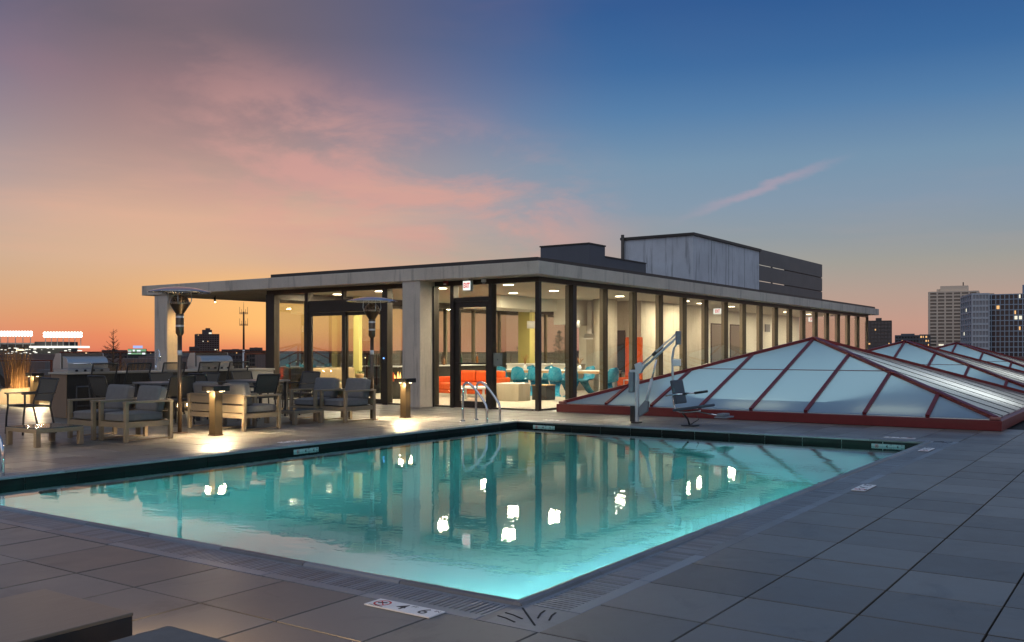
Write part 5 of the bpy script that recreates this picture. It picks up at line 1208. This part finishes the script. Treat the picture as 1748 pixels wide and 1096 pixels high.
# stadium with floodlight racks
sd_ = far('stadium', 'floodlit stadium stands with bright lamp racks at the far left', 'stadium', 50, 430)
def sx(x): return (x-50)/FPX*430
def sz(y): return zy(y, 430)
mst = pbr('stadium_grey', (.16, .15, .14), .7, 0, .2, .2); mstl = pbr('stadium_steel', (.45, .43, .38), .6)
MB().box(sx(-60), sx(135), 14, 30, 0, sz(607)).build('stand', mst, sd_); MB().box(sx(40), sx(88), 10, 26, 0, sz(583)).build('upper_stand', pbr('stadium_dark', (.06, .06, .06), .8), sd_)
MB().box(sx(-60), sx(50), 12, 28, 0, sz(586)).build('grandstand', mst, sd_)
MB().box(sx(42), sx(133), 4, 12, sz(594), sz(590.5)).build('roof_edge', M_CITYWHITE, sd_); MB().box(sx(-60), sx(40), 6, 11, sz(587.5), sz(585)).build('roof_edge', mstl, sd_)
for (a, b, y0, y1) in ((-40, 46, 573.5, 565), (65, 132, 576, 566)):
    rk = MB().prism([(sx(a)+.8, sz(y0)), (sx(b)-.8, sz(y0)), (sx(b), sz(y0)+.8), (sx(b), sz(y1)-.8), (sx(b)-.8, sz(y1)), (sx(a)+.8, sz(y1)), (sx(a), sz(y1)-.8), (sx(a), sz(y0)+.8)], 'y', 5, 5.4).build('lamp_rack', M_CHAR, sd_)
    n = max(8, int((b-a)/5))
    for r2 in range(2):
        for k in range(n):
            cxx = sx(a) + (sx(b)-sx(a))*(k+.5)/n; czz = sz(y0) + (sz(y1)-sz(y0))*(.28+.44*r2); MB().cyl((cxx, 4.99, czz), (cxx, 4.5, czz), .74, .68, 10).build('floodlight', M_FLOOD, rk)
    for k in range(7):
        x = sx(a) + (sx(b)-sx(a))*(k+.3)/6.6; MB().box(x-.12, x+.12, 5.1, 5.35, sz(592), sz(y0)).build('rack_post', mstl, sd_)
m_ = MB(); r_ = random.Random(8)
for k in range(80):
    x = r_.uniform(-30, 132); y = r_.uniform(594, 616); s_ = r_.uniform(.12, .42); m_.box(sx(x)-s_*1.6, sx(x)+s_*1.6, 3.6, 3.8, sz(y)-s_*.6, sz(y)+s_*.6)
tag(m_.build('stand_lights', M_CITYWHITE, sd_), kind='stuff')
MB().box(sx(22), sx(33), 3, 3.4, sz(598.5), sz(596)).build('lit_sign', M_CITYLIGHT, sd_)
# lit sign board
sg = far('lit_sign_board', 'lit green and white sign board on the skyline right of the shrub', 'sign board', 232, 520); q = lambda x: (x-232)/FPX*520; zq = lambda y: zy(y, 520)
MB().box(q(217), q(248), 1, 2, zq(612), zq(595.5)).build('board', M_CHAR, sg); MB().box(q(217), q(248), .8, .98, zq(605), zq(596)).build('green_field', M_SCREEN_G, sg)
MB().box(q(218), q(223), .6, .78, zq(604), zq(599)).box(q(233), q(239), .6, .78, zq(602.5), zq(597.5)).box(q(242), q(247), .6, .78, zq(605), zq(601)).box(q(226), q(229), .6, .78, zq(601), zq(597)).build('white_field', M_SCREEN_W, sg)
MB().box(q(226), q(242), .8, 1.2, zq(594.5), zq(590)).build('blue_letter_panel', M_SCREEN_B, sg); MB().box(q(219), q(220), 1.2, 1.8, 0, zq(612)).box(q(245), q(246), 1.2, 1.8, 0, zq(612)).build('post', M_CHAR, sg)
# antenna mast
mp_ = at(416, 95); an = thing('antenna_mast', 'tall antenna mast with two cross arms against the sunset', 'antenna', (mp_[0], mp_[1], GZ), A-R(90)); za = lambda y: EYE + (PHY-y)*95/FPX - GZ
MB().cyl((0, 0, 0), (0, 0, za(597)), .14, .11, 10).build('lower_pole', M_WHITEPL, an); MB().cyl((0, 0, za(597)), (0, 0, za(532)), .11, .08, 10).build('upper_pole', M_TWIG, an); MB().cyl((0, 0, za(532)), (0, 0, za(516)), .025, .015, 6).build('whip', M_CHAR, an)
for y in (534, 553.5):
    m_ = MB()
    for d_ in (0, 1.8): m_.box(-.42, .42, -.03, .03, za(y+d_)-.025, za(y+d_)+.025)
    m_.build('cross_arm', M_CHAR, an)
    for x in (-.4, -.2, .2, .4): MB().cyl((x, 0, za(y+2)), (x, 0, za(y-10 if abs(x) > .3 else y-6)), .022, .018, 6).build('aerial', M_CHAR, an)
# ---- the mass of low city roofs, uncountable from here
m_ = MB(); r_ = random.Random(21)
for k in range(1500):
    dep = 55*math.exp(r_.uniform(0, 3.7)); x = r_.uniform(-1400, 3100); p = at(x, dep); top = GZ + r_.uniform(4, 12) if dep < 250 else GZ + r_.uniform(7, 17.5)
    ww = r_.uniform(4, 11)*(1 + dep/500); dd = r_.uniform(5, 14)*(1 + dep/700)
    mt_ = Matrix.Translation((p[0], p[1], 0)) @ Matrix.Rotation(A - R(90) + r_.uniform(-.15, .15), 4, 'Z')
    m_.box(-ww, ww, 0, dd, GZ, top, mi=0 if r_.random() < .6 else 1, mat=mt_)
    nl = 4 if r_.random() < .7 else 1
    for q_ in range(nl):
        lx = r_.uniform(-ww*.9, ww*.9); lz = r_.uniform(GZ+2, top-.5); sz_ = dep*.00045*r_.uniform(.6, 1.8)
        m_.box(lx-sz_*1.3, lx+sz_*1.3, -.4-sz_, -.2, lz-sz_, lz+sz_, mi=2 if r_.random() < .7 else 3, mat=mt_)
city = m_.build('distant_city', [pbr('city_brick', (.17, .12, .105), .9, 0, .3, .05), pbr('city_roof', (.14, .13, .125), .9, 0, .3, .05), M_CITYLIGHT, M_CITYWHITE], fix=False)
tag(city, 'dark mass of low city roofs with small lights below the skyline', 'city', kind='stuff')
m_ = MB()
for k in range(420):            # bare street trees as dark uneven clumps along the skyline
    dep = 140*math.exp(r_.uniform(0, 2.2)); x = r_.uniform(-1000, 2800); p = at(x, dep); hh = r_.uniform(8, 15); 
    for q_ in range(14):
        c = Vector((p[0]+r_.uniform(-3, 3), p[1]+r_.uniform(-3, 3), GZ+hh*r_.uniform(.5, 1.0))); d = Vector((r_.uniform(-1, 1), r_.uniform(-1, 1), r_.uniform(-.4, 1)))*2.2; sd2 = d.orthogonal().normalized()*1.1
        m_.poly([c-d, c+sd2, c+d, c-sd2])
    m_.cyl((p[0], p[1], GZ), (p[0], p[1], GZ+hh*.8), .3, .1, 4)
tag(m_.build('street_trees', M_TWIG, fix=False), 'far off bare street trees along the city skyline', 'trees', kind='stuff')
